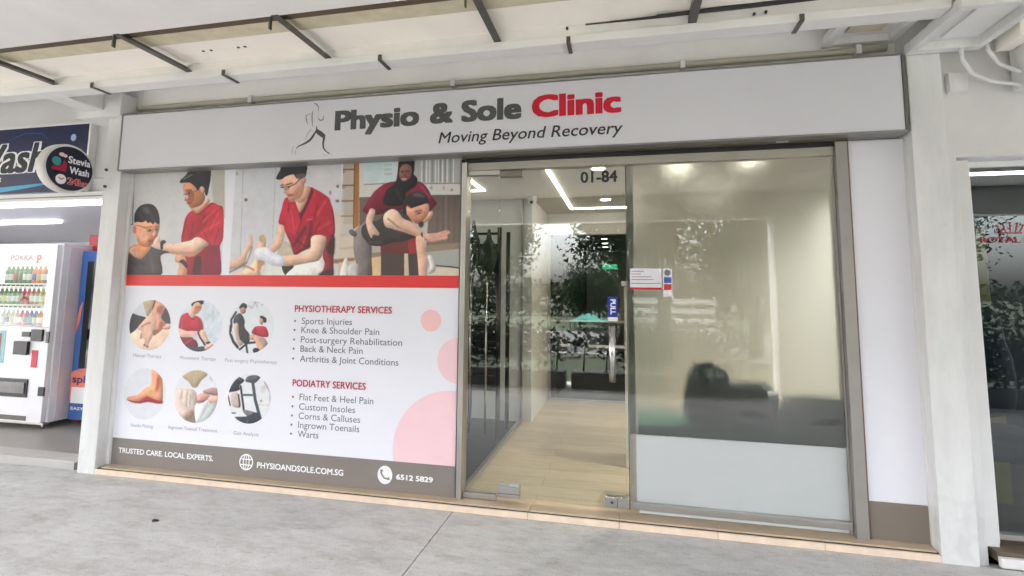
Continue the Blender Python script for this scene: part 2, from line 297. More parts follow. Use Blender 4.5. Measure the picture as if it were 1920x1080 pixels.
# ---- poster wall
po=thing('clinic_poster','large white and red clinic poster with treatment photos and service list','poster')
box('backing_board',posterw,po,-4.108,-1.138,.0,.03,.05,2.399)
AW,AH=897,708
def paint():
    ART=[('C',5,0,1302,1049),('P',(205,204,202),(219,219,223),0,0,[-210,-55,1166,-92,1224,1045,-88,1049]),('P',(190,188,180),0,1,0,[-205,-16,17,-7,61,1032,-90,1032]),('P',(186,183,171),0,2,0,[1006,-10,1175,-2,1212,476,1085,371]),('P',(176,173,166),0,2,0,[-176,-82,1172,-34,1176,0,-169,-20]),('P',(222,218,212),0,0,0,[-30,-8,96,-4,137,515,1,528]),('L',(52,52,54),0,0,9,[104,-20,139,510]),
    ('L',(72,70,68),0,0,11,[143,515,-6,526]),('S',(200,186,183),0,1,0,[83,378,82,392,76,403,66,410,54,409,43,403,35,391,31,377,31,364,38,352,48,346,60,346,71,353,79,365]),('S',(150,150,156),0,1,0,[38,109,41,143,38,169,34,185,26,184,18,169,11,142,6,108,4,74,6,48,11,34,18,34,26,49,34,76]),('S',(176,36,52),
    (138,26,44),0,0,[869,391,941,388,1045,323,1132,350,1188,394,1208,660,1177,762,1192,1045,828,1045,793,862,736,690,742,592,764,467,809,410]),('S',(204,46,66),0,2,0,[1045,332,1183,404,1198,660,1140,762,1039,700,898,656,959,595,1025,514,994,431]),('S',(84,32,40),0,3,0,[931,841,982,863,984,1045,900,1045,900,902]),('S',(136,34,56),0,2,0,[1068,751,1177,762,1192,1045,996,1045,1015,842]),
    ('L',(226,96,106),0,2,11,[1098,391,964,512]),('L',(226,88,100),0,2,9,[1156,516,960,616]),('L',(142,28,44),0,2,17,[778,467,751,654]),('L',(150,26,44),0,2,11,[983,451,911,594]),('L',(158,26,46),0,2,9,[1160,578,1112,720]),('S',(216,166,138),0,0,0,[805,362,913,340,994,284,1032,306,988,358,919,418,883,422]),('L',(128,20,35),0,0,10,[887,440,944,421,1057,330]),('S',(210,146,110),
    (190,118,82),0,0,[716,127,796,115,899,176,966,241,970,294,925,346,830,368,791,342,769,310,743,288,745,245,720,212]),('S',(172,102,74),0,3,0,[755,220,828,205,853,281,809,337,775,310]),('S',(222,162,138),0,0,0,[971,194,968,211,962,224,953,230,941,230,929,223,920,210,917,193,918,176,924,163,935,157,947,157,958,164,966,178]),
    ('S',(150,84,70),0,1,0,[811,319,809,322,804,324,796,325,787,324,779,323,774,320,772,318,773,316,779,313,786,312,796,312,803,313,809,316]),('L',(60,45,45),0,1,8,[755,209,815,200]),('S',(42,40,44),0,0,0,[670,89,727,43,773,-8,858,-26,1004,-20,1020,86,1009,180,996,248,971,236,960,179,922,156,894,187,876,197,862,170,796,120,733,113,678,115]),('L',(118,116,118),0,3,15,[706,79,802,37]),
    ('L',(88,86,88),0,3,13,[862,17,946,4]),('L',(92,82,92),0,0,5,[720,234,756,230,870,199]),('S',(204,194,204),0,1,0,[778,257,776,266,773,274,768,277,761,277,755,272,750,265,748,256,748,247,751,240,757,235,763,236,770,240,775,247]),('S',(240,208,188),(222,172,144),0,0,[898,656,965,667,1054,725,1008,761,930,821,859,846,736,830,611,809,533,772,533,714,652,720,761,701,845,686]),
    ('S',(204,146,116),0,3,0,[584,800,736,828,859,844,929,820,1002,761,904,796,732,796]),('S',(216,160,128),0,0,0,[682,840,734,820,799,851,828,1045,721,1046,732,923,686,892]),('S',(48,44,44),0,0,0,[728,892,776,871,829,923,820,956,768,913]),('S',(78,70,72),(68,59,61),0,0,[1,930,41,878,112,775,170,731,358,733,449,763,613,802,508,836,515,1039,5,1040]),('S',(48,42,56),0,3,0,[4,937,59,960,103,1040,5,1040]),
    ('L',(98,90,92),0,6,16,[383,814,436,989]),('L',(58,50,52),0,8,20,[96,886,341,916]),('S',(222,150,106),0,0,0,[121,775,196,716,358,733,383,763,290,859,218,853,151,812]),('S',(238,190,162),0,4,0,[122,776,172,742,235,842,161,812]),('S',(234,170,136),(212,138,98),0,0,[184,509,280,480,450,499,467,572,439,668,408,712,341,746,250,725,209,665,181,575]),
    ('S',(206,132,112),0,1,0,[193,570,193,587,188,601,180,610,170,610,161,601,154,587,150,569,150,551,155,536,162,529,173,529,181,538,190,552]),('S',(242,180,146),0,6,0,[216,562,307,584,342,667,283,696,216,650]),('S',(178,96,76),0,3,0,[342,671,418,667,408,708,354,702]),
    ('S',(240,186,160),0,3,0,[419,614,418,625,413,635,406,638,397,638,389,634,383,625,379,614,380,604,385,595,392,590,401,590,409,595,415,604]),('S',(112,78,62),0,2,0,[383,578,380,583,373,587,362,589,350,589,340,587,332,583,329,578,331,574,338,569,349,568,360,568,372,570,379,574]),
    ('S',(112,76,66),0,2,0,[452,576,451,581,446,584,440,586,432,586,425,584,420,580,418,576,419,571,424,568,430,566,438,566,445,568,450,571]),('L',(140,104,70),0,0,7,[194,527,313,554,330,592,389,598,394,564,464,558]),('S',(170,120,80),0,2,0,[313,552,311,554,304,557,293,558,281,558,270,556,263,553,259,551,262,548,269,546,280,545,292,545,302,546,310,548]),('L',(110,60,55),0,2,7,[358,689,401,682]),
    ('S',(42,40,44),0,0,0,[162,497,154,418,178,366,220,329,281,314,353,320,409,356,448,418,466,510,438,515,406,498,390,521,352,497,326,509,298,481,263,497,191,492]),('S',(88,86,88),0,6,0,[232,360,282,335,331,377,318,421,271,398]),('L',(92,90,94),0,5,10,[332,392,404,491]),('L',(70,68,70),0,5,10,[208,389,259,466]),('S',(234,196,172),0,0,0,[407,697,458,638,499,698,520,772,449,763,415,733]),
    ('S',(48,42,42),0,0,0,[494,698,528,680,560,698,528,727,528,772,502,764]),('L',(40,28,26),0,1,8,[743,194,808,186]),('S',(36,28,28),0,0,0,[798,226,797,228,794,230,790,232,785,232,780,230,776,228,775,226,776,222,779,221,784,220,788,220,793,221,797,223]),('S',(60,40,36),0,0,0,[760,233,758,235,756,238,754,238,750,238,748,236,745,235,744,233,745,230,746,228,750,228,752,228,756,229,758,230]),
    ('L',(150,84,62),0,1,6,[748,266,740,289,762,294]),('L',(120,56,52),0,1,8,[772,322,814,317]),('L',(150,92,70),0,2,11,[829,364,925,343]),('L',(96,30,40),0,1,6,[977,595,1045,700]),('L',(120,22,36),0,2,6,[781,509,832,676]),('L',(110,20,34),0,2,8,[854,510,848,655]),('L',(228,110,118),0,2,6,[1136,424,1055,596]),
    ('S',(30,22,20),0,0,0,[370,580,370,582,366,584,361,586,356,586,352,584,348,582,347,578,348,576,350,574,355,572,360,572,365,574,368,576]),('S',(30,22,20),0,0,0,[445,577,444,580,442,582,438,582,434,582,431,581,428,580,427,576,427,574,430,572,433,571,437,571,442,572,444,575]),('L',(70,46,38),0,1,7,[322,550,383,544]),('L',(70,46,38),0,1,7,[414,544,454,545]),('L',(176,100,76),0,2,6,[391,578,384,637]),
    ('L',(172,88,70),0,2,7,[376,646,424,644]),('L',(96,44,42),0,1,6,[355,690,408,685]),('L',(196,120,84),0,4,10,[217,665,341,742]),('L',(120,112,114),0,2,6,[174,768,228,857,290,865]),('L',(96,88,92),0,4,8,[144,916,241,989]),('C',1302,0,2438,1049),('P',(207,208,213),(216,216,222),0,0,[1067,-118,2417,-84,2471,1042,1159,1045]),('P',(213,213,217),0,0,0,[1172,-37,1375,-40,1415,860,1174,922]),
    ('L',(166,166,171),0,0,6,[1379,-40,1412,840]),('L',(178,178,183),0,0,6,[1736,-23,1746,680]),('S',(82,80,80),0,1,0,[1452,307,1450,313,1446,317,1439,319,1430,319,1423,317,1417,312,1416,306,1417,300,1422,295,1428,293,1436,293,1444,296,1450,301]),('S',(150,150,152),0,2,0,[1339,49,1336,54,1325,56,1309,58,1292,58,1277,54,1266,50,1261,47,1265,42,1276,40,1291,38,1308,38,1324,42,1336,46]),
    ('S',(170,170,172),0,2,0,[1296,5,1295,14,1291,22,1284,25,1277,25,1270,20,1265,13,1262,4,1262,-6,1267,-13,1273,-17,1282,-17,1289,-12,1294,-5]),('P',(214,211,214),0,0,0,[2064,-40,2417,-34,2425,590,2338,588]),('S',(92,82,82),0,2,0,[2406,210,2405,216,2401,221,2396,223,2390,223,2386,220,2382,215,2380,209,2381,203,2384,198,2389,196,2395,196,2401,198,2405,203]),
    ('S',(92,82,82),0,2,0,[2416,346,2414,350,2410,353,2401,355,2393,355,2384,353,2378,349,2377,344,2378,340,2383,337,2392,335,2400,335,2408,337,2414,341]),('S',(120,110,110),0,2,0,[2330,268,2329,276,2327,283,2324,287,2320,287,2316,283,2314,276,2312,266,2312,258,2315,251,2318,247,2322,247,2326,252,2328,258]),('P',(216,206,196),0,2,0,[2363,449,2440,451,2460,866,2384,865]),
    ('P',(150,112,92),0,2,0,[2384,876,2460,876,2462,914,2387,914]),('S',(234,198,178),(216,176,154),0,0,[1183,1045,1224,942,1327,881,1418,830,1450,779,1492,697,1487,646,1516,636,1538,697,1531,760,1488,820,1470,892,1427,953,1333,962,1229,1014]),('L',(120,92,80),0,3,15,[1230,1025,1392,955,1488,902]),
    ('S',(228,188,162),0,0,0,[1315,1045,1464,973,1553,902,1570,821,1598,719,1606,658,1639,637,1676,679,1676,761,1666,862,1678,1044]),('S',(192,142,104),0,4,0,[1600,821,1651,821,1650,964,1606,1003]),('S',(194,168,134),0,3,0,[1672,680,1669,695,1660,707,1646,713,1631,713,1616,706,1606,695,1601,680,1604,666,1613,654,1626,648,1642,648,1656,655,1667,667]),
    ('L',(156,120,98),0,3,13,[1536,760,1502,862,1451,953]),('L',(150,108,84),0,3,13,[1436,922,1570,973]),('S',(226,223,219),0,2,0,[1670,923,1967,924,1974,1052,1679,1054]),('P',(230,228,222),0,2,0,[1742,781,1919,682,2285,846,2310,964,2262,1042,1691,1044,1685,964]),('S',(198,188,164),0,3,0,[1801,812,1886,702,1996,823,1850,853]),('S',(52,52,47),0,0,0,[1860,928,1985,925,1912,1024]),
    ('S',(234,232,227),0,0,0,[1908,1052,2012,934,2178,894,2305,914,2312,1051]),('S',(230,188,162),0,0,0,[1802,548,1860,559,1871,641,1843,752,1789,802,1733,822,1685,791,1740,751,1781,660]),('S',(140,40,52),0,0,0,[2308,658,2382,659,2384,865,2380,1042,2262,1042,2299,924,2274,845,2296,727]),('S',(58,42,42),0,4,0,[2308,767,2380,668,2384,836,2327,816]),
    ('S',(70,40,44),0,4,0,[2249,1003,2378,964,2376,1042,2262,1042]),('S',(192,34,58),(150,26,46),0,0,[1861,299,1967,343,2009,390,2035,360,2095,214,2174,232,2279,296,2344,389,2378,529,2380,659,2298,667,2165,660,2153,755,2062,804,1985,832,1933,722,1876,620,1854,559,1801,533,1823,415]),('S',(206,42,68),0,5,0,[1865,355,1969,389,2028,522,1985,643,1902,601,1860,457]),
    ('S',(178,34,56),0,3,0,[2177,263,2302,307,2339,408,2364,648,2165,655,2200,486,2238,366]),('L',(112,22,40),0,5,31,[2082,584,1968,754]),('L',(112,22,40),0,5,26,[2141,524,2128,764]),('L',(150,20,45),0,3,13,[1900,356,1895,438]),('L',(226,76,92),0,4,18,[2280,336,2198,466]),('L',(216,74,88),0,4,13,[2340,534,2185,620]),('L',(132,24,42),0,3,15,[2236,527,2170,655]),
    ('L',(216,90,104),0,3,9,[2087,665,2059,764]),('S',(120,22,40),0,0,0,[1967,343,1990,379,2024,506,2053,467,2143,271,2118,220,2069,341,2023,431]),('S',(228,184,160),0,0,0,[1972,332,2066,305,2090,320,2026,442,1996,409]),('S',(238,204,182),(224,180,152),0,0,[2154,665,2298,672,2282,796,2238,884,2134,908,2002,929,1866,934,1850,853,1996,834,2138,794]),
    ('S',(222,174,148),0,0,0,[1975,287,2071,198,2119,230,2068,330,1990,348]),('S',(228,182,160),(208,152,126),0,0,[1804,115,1906,78,2033,103,2048,186,2032,278,1966,328,1909,338,1878,294,1858,241,1819,179]),('S',(196,136,112),0,4,0,[1950,254,2036,176,2032,278,1966,328]),
    ('S',(178,108,94),0,2,0,[1934,275,1932,280,1924,283,1913,284,1900,284,1888,282,1880,277,1877,274,1879,269,1888,265,1898,264,1912,264,1922,266,1931,270]),('S',(206,152,128),0,0,0,[2064,140,2063,155,2058,164,2052,170,2044,170,2036,164,2030,152,2028,139,2029,126,2033,115,2040,110,2048,110,2056,116,2062,127]),
    ('S',(30,34,40),0,0,0,[1747,112,1787,31,1818,-19,2048,-19,2065,74,2050,107,2033,103,2022,114,1964,116,1928,79,1849,96,1804,122]),('S',(92,84,82),0,3,0,[1951,85,2056,73,2046,113,1982,122]),('L',(72,56,60),0,0,9,[1804,198,1889,197,1956,170,2023,106]),
    ('S',(176,140,132),0,2,0,[1900,210,1897,218,1888,224,1876,227,1861,227,1848,223,1838,216,1835,208,1837,200,1846,193,1859,191,1873,191,1886,196,1896,202]),('L',(230,160,165),0,1,7,[2099,510,2148,510]),('S',(230,230,240),0,0,0,[1568,780,1672,761,1768,812,1879,863,1872,934,1764,931,1657,887,1574,871]),('L',(206,206,220),0,2,7,[1616,811,1724,863]),('L',(206,206,220),0,2,7,[1655,862,1774,913]),
    ('L',(40,30,30),0,1,10,[1854,178,1920,163]),('L',(40,30,30),0,1,10,[1805,180,1831,176]),('S',(34,26,28),0,0,0,[1901,198,1900,200,1896,203,1890,203,1884,203,1879,202,1874,199,1873,197,1874,194,1878,192,1884,191,1890,191,1896,193,1900,194]),('S',(44,32,34),0,0,0,[1832,199,1831,202,1829,204,1825,205,1822,205,1817,204,1814,202,1813,199,1814,196,1817,194,1820,193,1824,193,1829,194,1831,197]),
    ('L',(176,118,96),0,2,9,[1855,205,1847,252,1879,259]),('L',(140,64,60),0,1,9,[1885,283,1940,275]),('L',(190,132,106),0,3,13,[1909,334,1976,317,2030,258]),('L',(60,50,50),0,2,7,[1901,5,2017,31]),('L',(66,64,70),0,3,9,[1843,13,1958,7]),('L',(96,16,34),0,2,8,[2044,503,1996,643]),('L',(98,18,34),0,2,8,[2194,384,2168,526]),('L',(230,96,108),0,2,7,[1926,428,1970,602]),
    ('L',(90,16,30),0,2,9,[2010,703,2093,764]),('L',(214,172,150),0,3,9,[1898,904,2066,889,2198,865]),('C',2438,0,3582,1049),('P',(198,194,188),0,0,0,[2308,-89,3595,-49,3617,1038,2365,1042]),('P',(206,199,191),0,0,0,[2338,-44,2556,-35,2574,613,2351,672]),('P',(206,205,207),0,0,0,[2314,-46,2384,-42,2381,371,2335,368]),('P',(188,178,169),0,2,0,[2440,-40,2556,-35,2574,562,2467,560]),
    ('P',(216,202,184),0,0,0,[2351,672,2753,658,2770,1051,2369,1052]),('L',(192,177,154),0,2,14,[2368,786,2592,773]),('P',(152,112,92),0,1,0,[2372,878,2596,864,2597,889,2374,914]),('P',(224,192,152),0,1,0,[2374,919,2620,900,2627,1051,2381,1052]),('L',(130,96,66),0,0,15,[2365,55,2566,58]),('L',(132,98,66),0,0,15,[2372,204,2573,205]),('L',(150,112,75),0,0,15,[2380,347,2579,348]),
    ('L',(172,132,86),0,0,15,[2387,487,2585,487]),('L',(120,100,84),0,1,9,[2384,80,2459,80]),('L',(120,100,84),0,1,9,[2386,226,2465,223]),('L',(204,184,154),0,1,12,[2362,668,2497,660]),('P',(166,112,58),0,0,0,[2548,-35,2597,-32,2621,574,2568,608]),('L',(112,76,46),0,0,10,[2552,-24,2570,593]),('P',(214,210,203),0,0,0,[2597,-32,3056,-31,3067,330,2617,317]),
    ('P',(206,222,224),0,0,0,[2652,-32,2971,-28,2957,192,2657,196]),('L',(134,134,134),0,0,9,[2657,203,2960,199]),('L',(184,204,208),0,1,6,[2671,13,2806,16]),('L',(184,204,208),0,1,6,[2672,38,2820,41]),('L',(184,204,208),0,1,6,[2674,64,2833,66]),('L',(184,204,208),0,1,6,[2675,89,2808,90]),('L',(184,204,208),0,1,6,[2675,114,2822,116]),('L',(184,204,208),0,1,6,[2676,139,2837,142]),
    ('L',(184,204,208),0,1,6,[2677,164,2810,166]),('L',(170,176,178),0,2,7,[2850,31,2916,32]),('L',(170,176,178),0,2,7,[2851,73,2917,74]),('L',(170,176,178),0,2,7,[2854,115,2920,115]),('P',(112,98,92),0,0,0,[2615,317,3067,324,3076,582,2626,583]),('P',(228,198,152),0,0,0,[2749,840,3084,822,3091,1050,2759,1051]),('P',(152,132,112),0,0,0,[2754,820,2923,811,2923,841,2756,865]),
    ('P',(192,182,174),0,0,0,[2752,758,2910,750,2912,811,2754,822]),('P',(172,172,170),0,0,0,[3132,-38,3601,-20,3606,232,3140,218]),('L',(224,224,222),0,0,11,[3204,-46,3209,203]),('L',(224,224,222),0,0,14,[3248,-43,3253,204]),('L',(224,224,222),0,0,10,[3280,-41,3284,205]),('L',(224,224,222),0,0,10,[3334,-38,3338,208]),('L',(224,224,222),0,0,9,[3361,-37,3366,209]),
    ('L',(224,224,222),0,0,13,[3398,-36,3402,210]),('L',(224,224,222),0,0,11,[3442,-34,3445,211]),('L',(224,224,222),0,0,9,[3498,-31,3502,214]),('L',(112,114,114),0,1,8,[3226,-34,3230,202]),('L',(112,114,114),0,1,8,[3305,-30,3308,204]),('L',(112,114,114),0,1,8,[3380,-26,3384,208]),('L',(112,114,114),0,1,8,[3422,-24,3426,209]),('L',(112,114,114),0,1,8,[3472,-22,3475,210]),
    ('P',(208,206,202),0,0,0,[3236,218,3606,226,3608,326,3287,319]),('L',(122,120,117),0,0,7,[3241,216,3606,226]),('S',(164,154,152),0,1,0,[3311,256,3311,263,3307,269,3304,272,3299,272,3294,269,3292,263,3290,254,3292,246,3294,240,3298,236,3302,236,3307,241,3310,247]),
    ('S',(190,124,104),0,1,0,[3421,259,3421,269,3420,276,3418,281,3415,280,3413,276,3412,268,3410,258,3412,248,3413,241,3414,238,3416,238,3419,241,3420,250]),('S',(122,112,107),0,1,0,[3499,280,3499,284,3496,288,3492,290,3487,290,3482,288,3480,283,3479,278,3480,274,3482,270,3487,269,3491,269,3496,271,3498,275]),('P',(100,88,82),(130,114,104),0,0,[3292,319,3608,325,3617,743,3268,763]),
    ('L',(90,78,72),0,3,7,[3361,337,3366,725]),('L',(90,78,72),0,3,7,[3413,338,3418,726]),('L',(90,78,72),0,3,7,[3464,341,3469,726]),('L',(90,78,72),0,3,7,[3516,342,3521,727]),('L',(150,136,126),0,2,6,[3439,340,3443,726]),('P',(152,134,114),0,0,0,[3257,763,3617,738,3618,797,3259,824]),('P',(173,173,167),0,0,0,[3248,821,3618,787,3622,971,3251,926]),
    ('P',(222,208,190),0,0,0,[3210,950,3620,961,3623,1048,3214,1049]),('L',(60,55,55),0,0,10,[3355,936,3499,946,3601,962]),('P',(92,82,78),0,0,0,[3566,-28,3622,-24,3643,1048,3572,1048]),('S',(122,30,54),(112,26,48),0,0,[2662,419,2724,318,2788,247,2874,198,2994,182,3145,188,3220,211,3275,274,3308,336,3354,388,3331,426,3290,462,3258,445,2938,446,2840,475,2731,482,2658,450]),
    ('L',(160,60,80),0,5,18,[3199,221,3287,344]),('L',(150,48,70),0,5,18,[2767,277,2705,389]),('P',(126,52,56),(106,52,50),0,0,[2822,576,3186,653,3186,827,2844,835]),('P',(82,68,64),0,0,0,[2845,822,3065,829,3072,1049,2854,1050]),('P',(78,66,62),0,0,0,[3101,829,3187,822,3211,1049,3119,1049]),('S',(164,52,60),0,3,0,[3107,662,3176,664,3181,812,3112,823]),
    ('S',(30,28,32),0,0,0,[2980,89,2986,6,3019,-25,3127,-20,3137,85,3132,126,3168,168,3157,229,3115,258,3062,298,3044,398,2860,394,2867,281,2929,221,2966,181]),('L',(52,50,54),0,5,16,[2964,253,3022,358]),('S',(152,102,90),(136,86,78),0,0,[3011,49,3065,31,3109,64,3110,136,3080,175,3037,190,2998,151,2992,110]),
    ('S',(206,166,156),0,2,0,[3070,168,3067,172,3060,174,3048,175,3036,174,3024,173,3017,169,3013,166,3017,162,3024,160,3035,158,3048,158,3059,161,3067,164]),('L',(92,58,54),0,2,9,[3014,98,3090,97]),('S',(120,72,66),0,2,0,[3065,133,3064,140,3060,145,3055,148,3049,148,3044,144,3040,139,3038,133,3040,126,3043,121,3048,119,3054,119,3059,122,3064,127]),('S',(138,126,126),
    (122,110,110),0,0,[2574,676,2596,614,2650,564,2705,544,2750,719,2756,860,2759,1051,2624,1051,2609,910,2582,818]),('S',(228,222,218),0,0,0,[2453,1042,2476,910,2507,866,2538,920,2528,1042]),('S',(198,192,190),0,0,0,[2532,930,2623,920,2628,1042,2543,1032]),('S',(110,100,102),0,0,0,[2524,623,2556,608,2606,647,2586,677,2542,654]),
    ('S',(62,56,54),0,0,0,[2651,594,2694,554,2814,526,2866,456,2920,437,3050,460,3139,563,3206,664,3059,722,2952,731,2845,760,2746,754,2689,708,2653,656]),('L',(88,80,76),0,5,18,[2712,728,2844,730]),('S',(230,194,172),0,0,0,[2732,421,2776,443,2761,515,2754,556,2800,617,2824,648,2810,671,2766,660,2750,694,2724,656,2694,575,2689,512,2712,451]),('L',(190,146,124),0,2,7,[2756,596,2788,648]),
    ('L',(190,146,124),0,2,7,[2735,606,2759,667]),('S',(236,202,180),(224,178,154),0,0,[2854,516,2873,466,2938,432,2993,458,3048,521,3124,552,3222,624,3264,654,3348,656,3410,642,3461,632,3485,653,3454,672,3463,702,3402,721,3308,734,3245,709,3160,678,3053,641,2944,610,2878,588]),('S',(206,158,134),0,4,0,[2944,604,3052,634,3160,671,3245,704,3160,653,3052,611]),
    ('S',(230,176,158),0,2,0,[3286,670,3368,654,3440,636,3485,652,3457,672,3461,702,3391,715,3308,726]),('L',(58,54,57),0,0,15,[3224,654,3229,698,3258,712]),('S',(236,192,168),0,0,0,[3170,685,3256,706,3269,823,3281,882,3277,1049,3214,1049,3192,882]),('S',(214,212,208),0,0,0,[3281,852,3317,847,3349,902,3359,971,3320,1002,3284,1002,3304,941]),
    ('S',(224,180,152),0,0,0,[3234,509,3301,461,3325,481,3310,516,3262,557,3224,556]),('S',(224,164,140),(206,140,112),0,0,[3083,430,3142,412,3246,394,3283,406,3281,475,3251,524,3199,565,3156,565,3102,511,3079,470]),('S',(226,176,156),0,1,0,[3098,440,3097,455,3094,466,3088,472,3080,472,3074,466,3070,454,3068,440,3070,426,3073,414,3079,408,3085,409,3091,415,3096,426]),
    ('S',(44,39,41),0,0,0,[3037,449,3043,358,3095,308,3169,282,3245,311,3284,377,3246,394,3152,421,3115,431,3092,400,3068,409,3077,486,3047,480]),('S',(90,84,84),0,5,0,[3122,312,3191,294,3245,334,3170,334]),('L',(108,68,60),0,2,8,[3167,485,3220,469]),('S',(188,98,90),0,2,0,[3199,552,3198,554,3193,557,3186,558,3179,558,3172,557,3167,554,3166,551,3167,548,3172,546,3179,545,3186,545,3193,546,3198,548]),
    ('S',(70,50,48),0,2,0,[3188,565,3232,550,3239,584,3210,606]),('S',(20,14,14),0,0,0,[3032,103,3031,106,3029,108,3025,108,3022,108,3018,107,3016,106,3014,103,3016,101,3018,100,3022,98,3025,98,3029,100,3031,101]),('S',(20,14,14),0,0,0,[3086,102,3085,104,3083,106,3079,107,3076,107,3072,106,3070,103,3068,101,3070,98,3072,97,3076,96,3079,96,3083,97,3085,100]),('L',(96,58,52),0,1,7,[3054,102,3049,145]),
    ('L',(240,214,206),0,0,6,[3024,166,3062,164]),('L',(90,40,44),0,1,5,[3017,156,3068,156]),('S',(24,16,16),0,0,0,[3204,478,3203,480,3200,481,3197,482,3192,482,3188,481,3186,479,3185,478,3185,475,3188,473,3192,473,3196,473,3200,474,3203,475]),('L',(36,24,24),0,1,7,[3158,462,3218,451]),('L',(180,110,90),0,2,8,[3244,464,3260,505,3229,524]),('L',(150,60,60),0,1,7,[3167,554,3198,547]),
    ('L',(196,140,116),0,3,9,[3008,600,3160,662]),('L',(200,150,126),0,1,8,[3400,656,3472,644]),('L',(200,150,126),0,1,8,[3390,682,3458,673]),('L',(100,92,88),0,3,9,[2897,517,3008,600]),('D',446,1505,240),('P',(217,219,225),0,0,0,[125,1206,690,1200,750,1854,196,1874]),('S',(196,172,140),0,0,0,[343,1272,390,1256,478,1255,467,1345,414,1423,389,1390]),
    ('S',(82,62,52),0,0,0,[473,1255,515,1261,500,1307,461,1363,469,1295]),('P',(74,62,62),0,0,0,[582,1294,684,1354,696,1488,578,1490,570,1405]),('S',(52,52,54),0,0,0,[191,1399,300,1416,397,1439,346,1495,276,1559,212,1603,188,1518]),('S',(234,198,174),(238,210,186),0,0,[212,1603,314,1558,487,1548,715,1530,724,1626,604,1751,335,1760,217,1652]),
    ('S',(222,160,134),0,0,0,[505,1270,607,1321,590,1380,574,1435,622,1477,626,1507,584,1552,503,1553,470,1462,456,1388,480,1326]),('S',(178,104,82),0,5,0,[526,1326,587,1327,569,1392,516,1381]),('S',(188,108,90),0,5,0,[554,1478,607,1471,611,1523,560,1537]),('S',(228,170,150),0,0,0,[602,1514,683,1506,679,1537,613,1544]),
    ('S',(228,182,158),0,0,0,[305,1540,331,1502,436,1410,515,1448,512,1547,486,1621,454,1670,438,1718,404,1704,390,1636,353,1640,360,1576,337,1558]),('L',(112,62,52),0,2,8,[356,1588,349,1637]),('L',(180,120,100),0,2,5,[420,1628,408,1697]),('L',(172,116,96),0,2,5,[466,1621,456,1670]),
    ('S',(80,45,45),0,2,0,[416,1698,415,1702,412,1705,407,1706,401,1706,395,1705,391,1703,389,1699,390,1696,394,1692,398,1691,404,1690,410,1692,414,1694]),('S',(80,40,40),0,2,0,[451,1712,450,1716,448,1718,443,1720,438,1720,432,1718,428,1716,427,1712,428,1710,431,1708,436,1705,442,1705,446,1706,450,1709]),('L',(122,82,68),0,2,8,[349,1528,400,1495,454,1481]),
    ('S',(150,95,75),0,3,0,[488,1562,583,1547,508,1606]),('D',1018,1502,240),('P',(222,226,234),0,0,0,[690,1200,1289,1194,1338,1832,750,1854]),('S',(213,221,231),0,6,0,[1046,1276,1163,1298,1248,1404,1253,1553,1163,1662,1084,1558]),('S',(130,38,56),0,0,0,[804,1607,930,1591,1008,1667,990,1703,852,1690]),('L',(208,120,130),0,2,6,[858,1676,954,1620]),
    ('S',(70,72,80),0,0,0,[858,1686,989,1697,1081,1691,1120,1728,1044,1754,935,1740]),('S',(208,44,62),(188,36,56),0,0,[784,1492,798,1418,868,1381,923,1435,956,1406,1025,1439,1057,1534,1013,1559,941,1549,833,1554,780,1529]),('S',(182,62,90),0,4,0,[784,1492,798,1418,827,1406,820,1528,782,1529]),('S',(150,45,65),0,4,0,[1006,1433,1042,1469,1057,1534,1013,1554]),
    ('S',(120,20,35),0,0,0,[906,1423,959,1416,931,1447]),('L',(170,30,50),0,4,9,[845,1442,845,1526]),('S',(228,182,160),0,0,0,[875,1381,910,1356,960,1406,923,1432]),('S',(216,162,134),0,0,0,[910,1314,946,1277,1012,1288,1022,1331,997,1370,956,1394,918,1374]),('S',(180,120,96),0,4,0,[953,1322,1015,1325,990,1373,955,1380]),
    ('S',(40,38,42),0,0,0,[904,1303,944,1266,1024,1256,1042,1282,1020,1301,982,1278,940,1290,920,1315]),('L',(90,60,55),0,2,5,[954,1328,1008,1327]),('S',(238,194,178),0,0,0,[780,1529,824,1540,905,1555,1002,1552,1018,1613,977,1633,938,1610,859,1612,804,1601]),('S',(226,206,216),0,2,0,[937,1585,1009,1583,1020,1632,968,1627]),
    ('S',(228,184,160),0,0,0,[1018,1553,1061,1538,1117,1615,1136,1664,1093,1666,1045,1606]),('L',(48,45,49),0,0,17,[1003,1565,1032,1612,1087,1676]),('S',(228,182,162),0,0,0,[1091,1687,1142,1662,1182,1673,1139,1711,1091,1718]),('L',(52,46,50),0,0,14,[1106,1657,1141,1651]),('D',1569,1499,240),('P',(226,230,236),0,0,0,[1261,1219,1859,1213,1900,1859,1313,1882]),
    ('L',(130,130,132),0,2,5,[1531,1303,1572,1326,1603,1271,1628,1316]),('S',(128,128,130),0,2,0,[1687,1289,1687,1291,1685,1292,1681,1294,1678,1294,1674,1294,1672,1291,1670,1289,1672,1286,1673,1284,1676,1284,1680,1283,1684,1284,1686,1286]),('L',(140,140,142),0,2,5,[1583,1274,1646,1271]),('L',(60,56,62),0,0,22,[1403,1367,1358,1435,1363,1502]),
    ('L',(40,40,44),0,0,26,[1356,1496,1357,1564,1394,1636,1445,1686]),('S',(222,222,224),0,0,0,[1386,1556,1385,1562,1382,1567,1378,1571,1373,1571,1368,1568,1364,1562,1363,1556,1363,1550,1367,1544,1370,1542,1376,1542,1381,1544,1385,1549]),('S',(62,58,62),0,0,0,[1405,1394,1454,1378,1501,1439,1506,1505,1565,1571,1562,1638,1532,1660,1465,1616,1438,1537,1390,1477,1380,1441]),
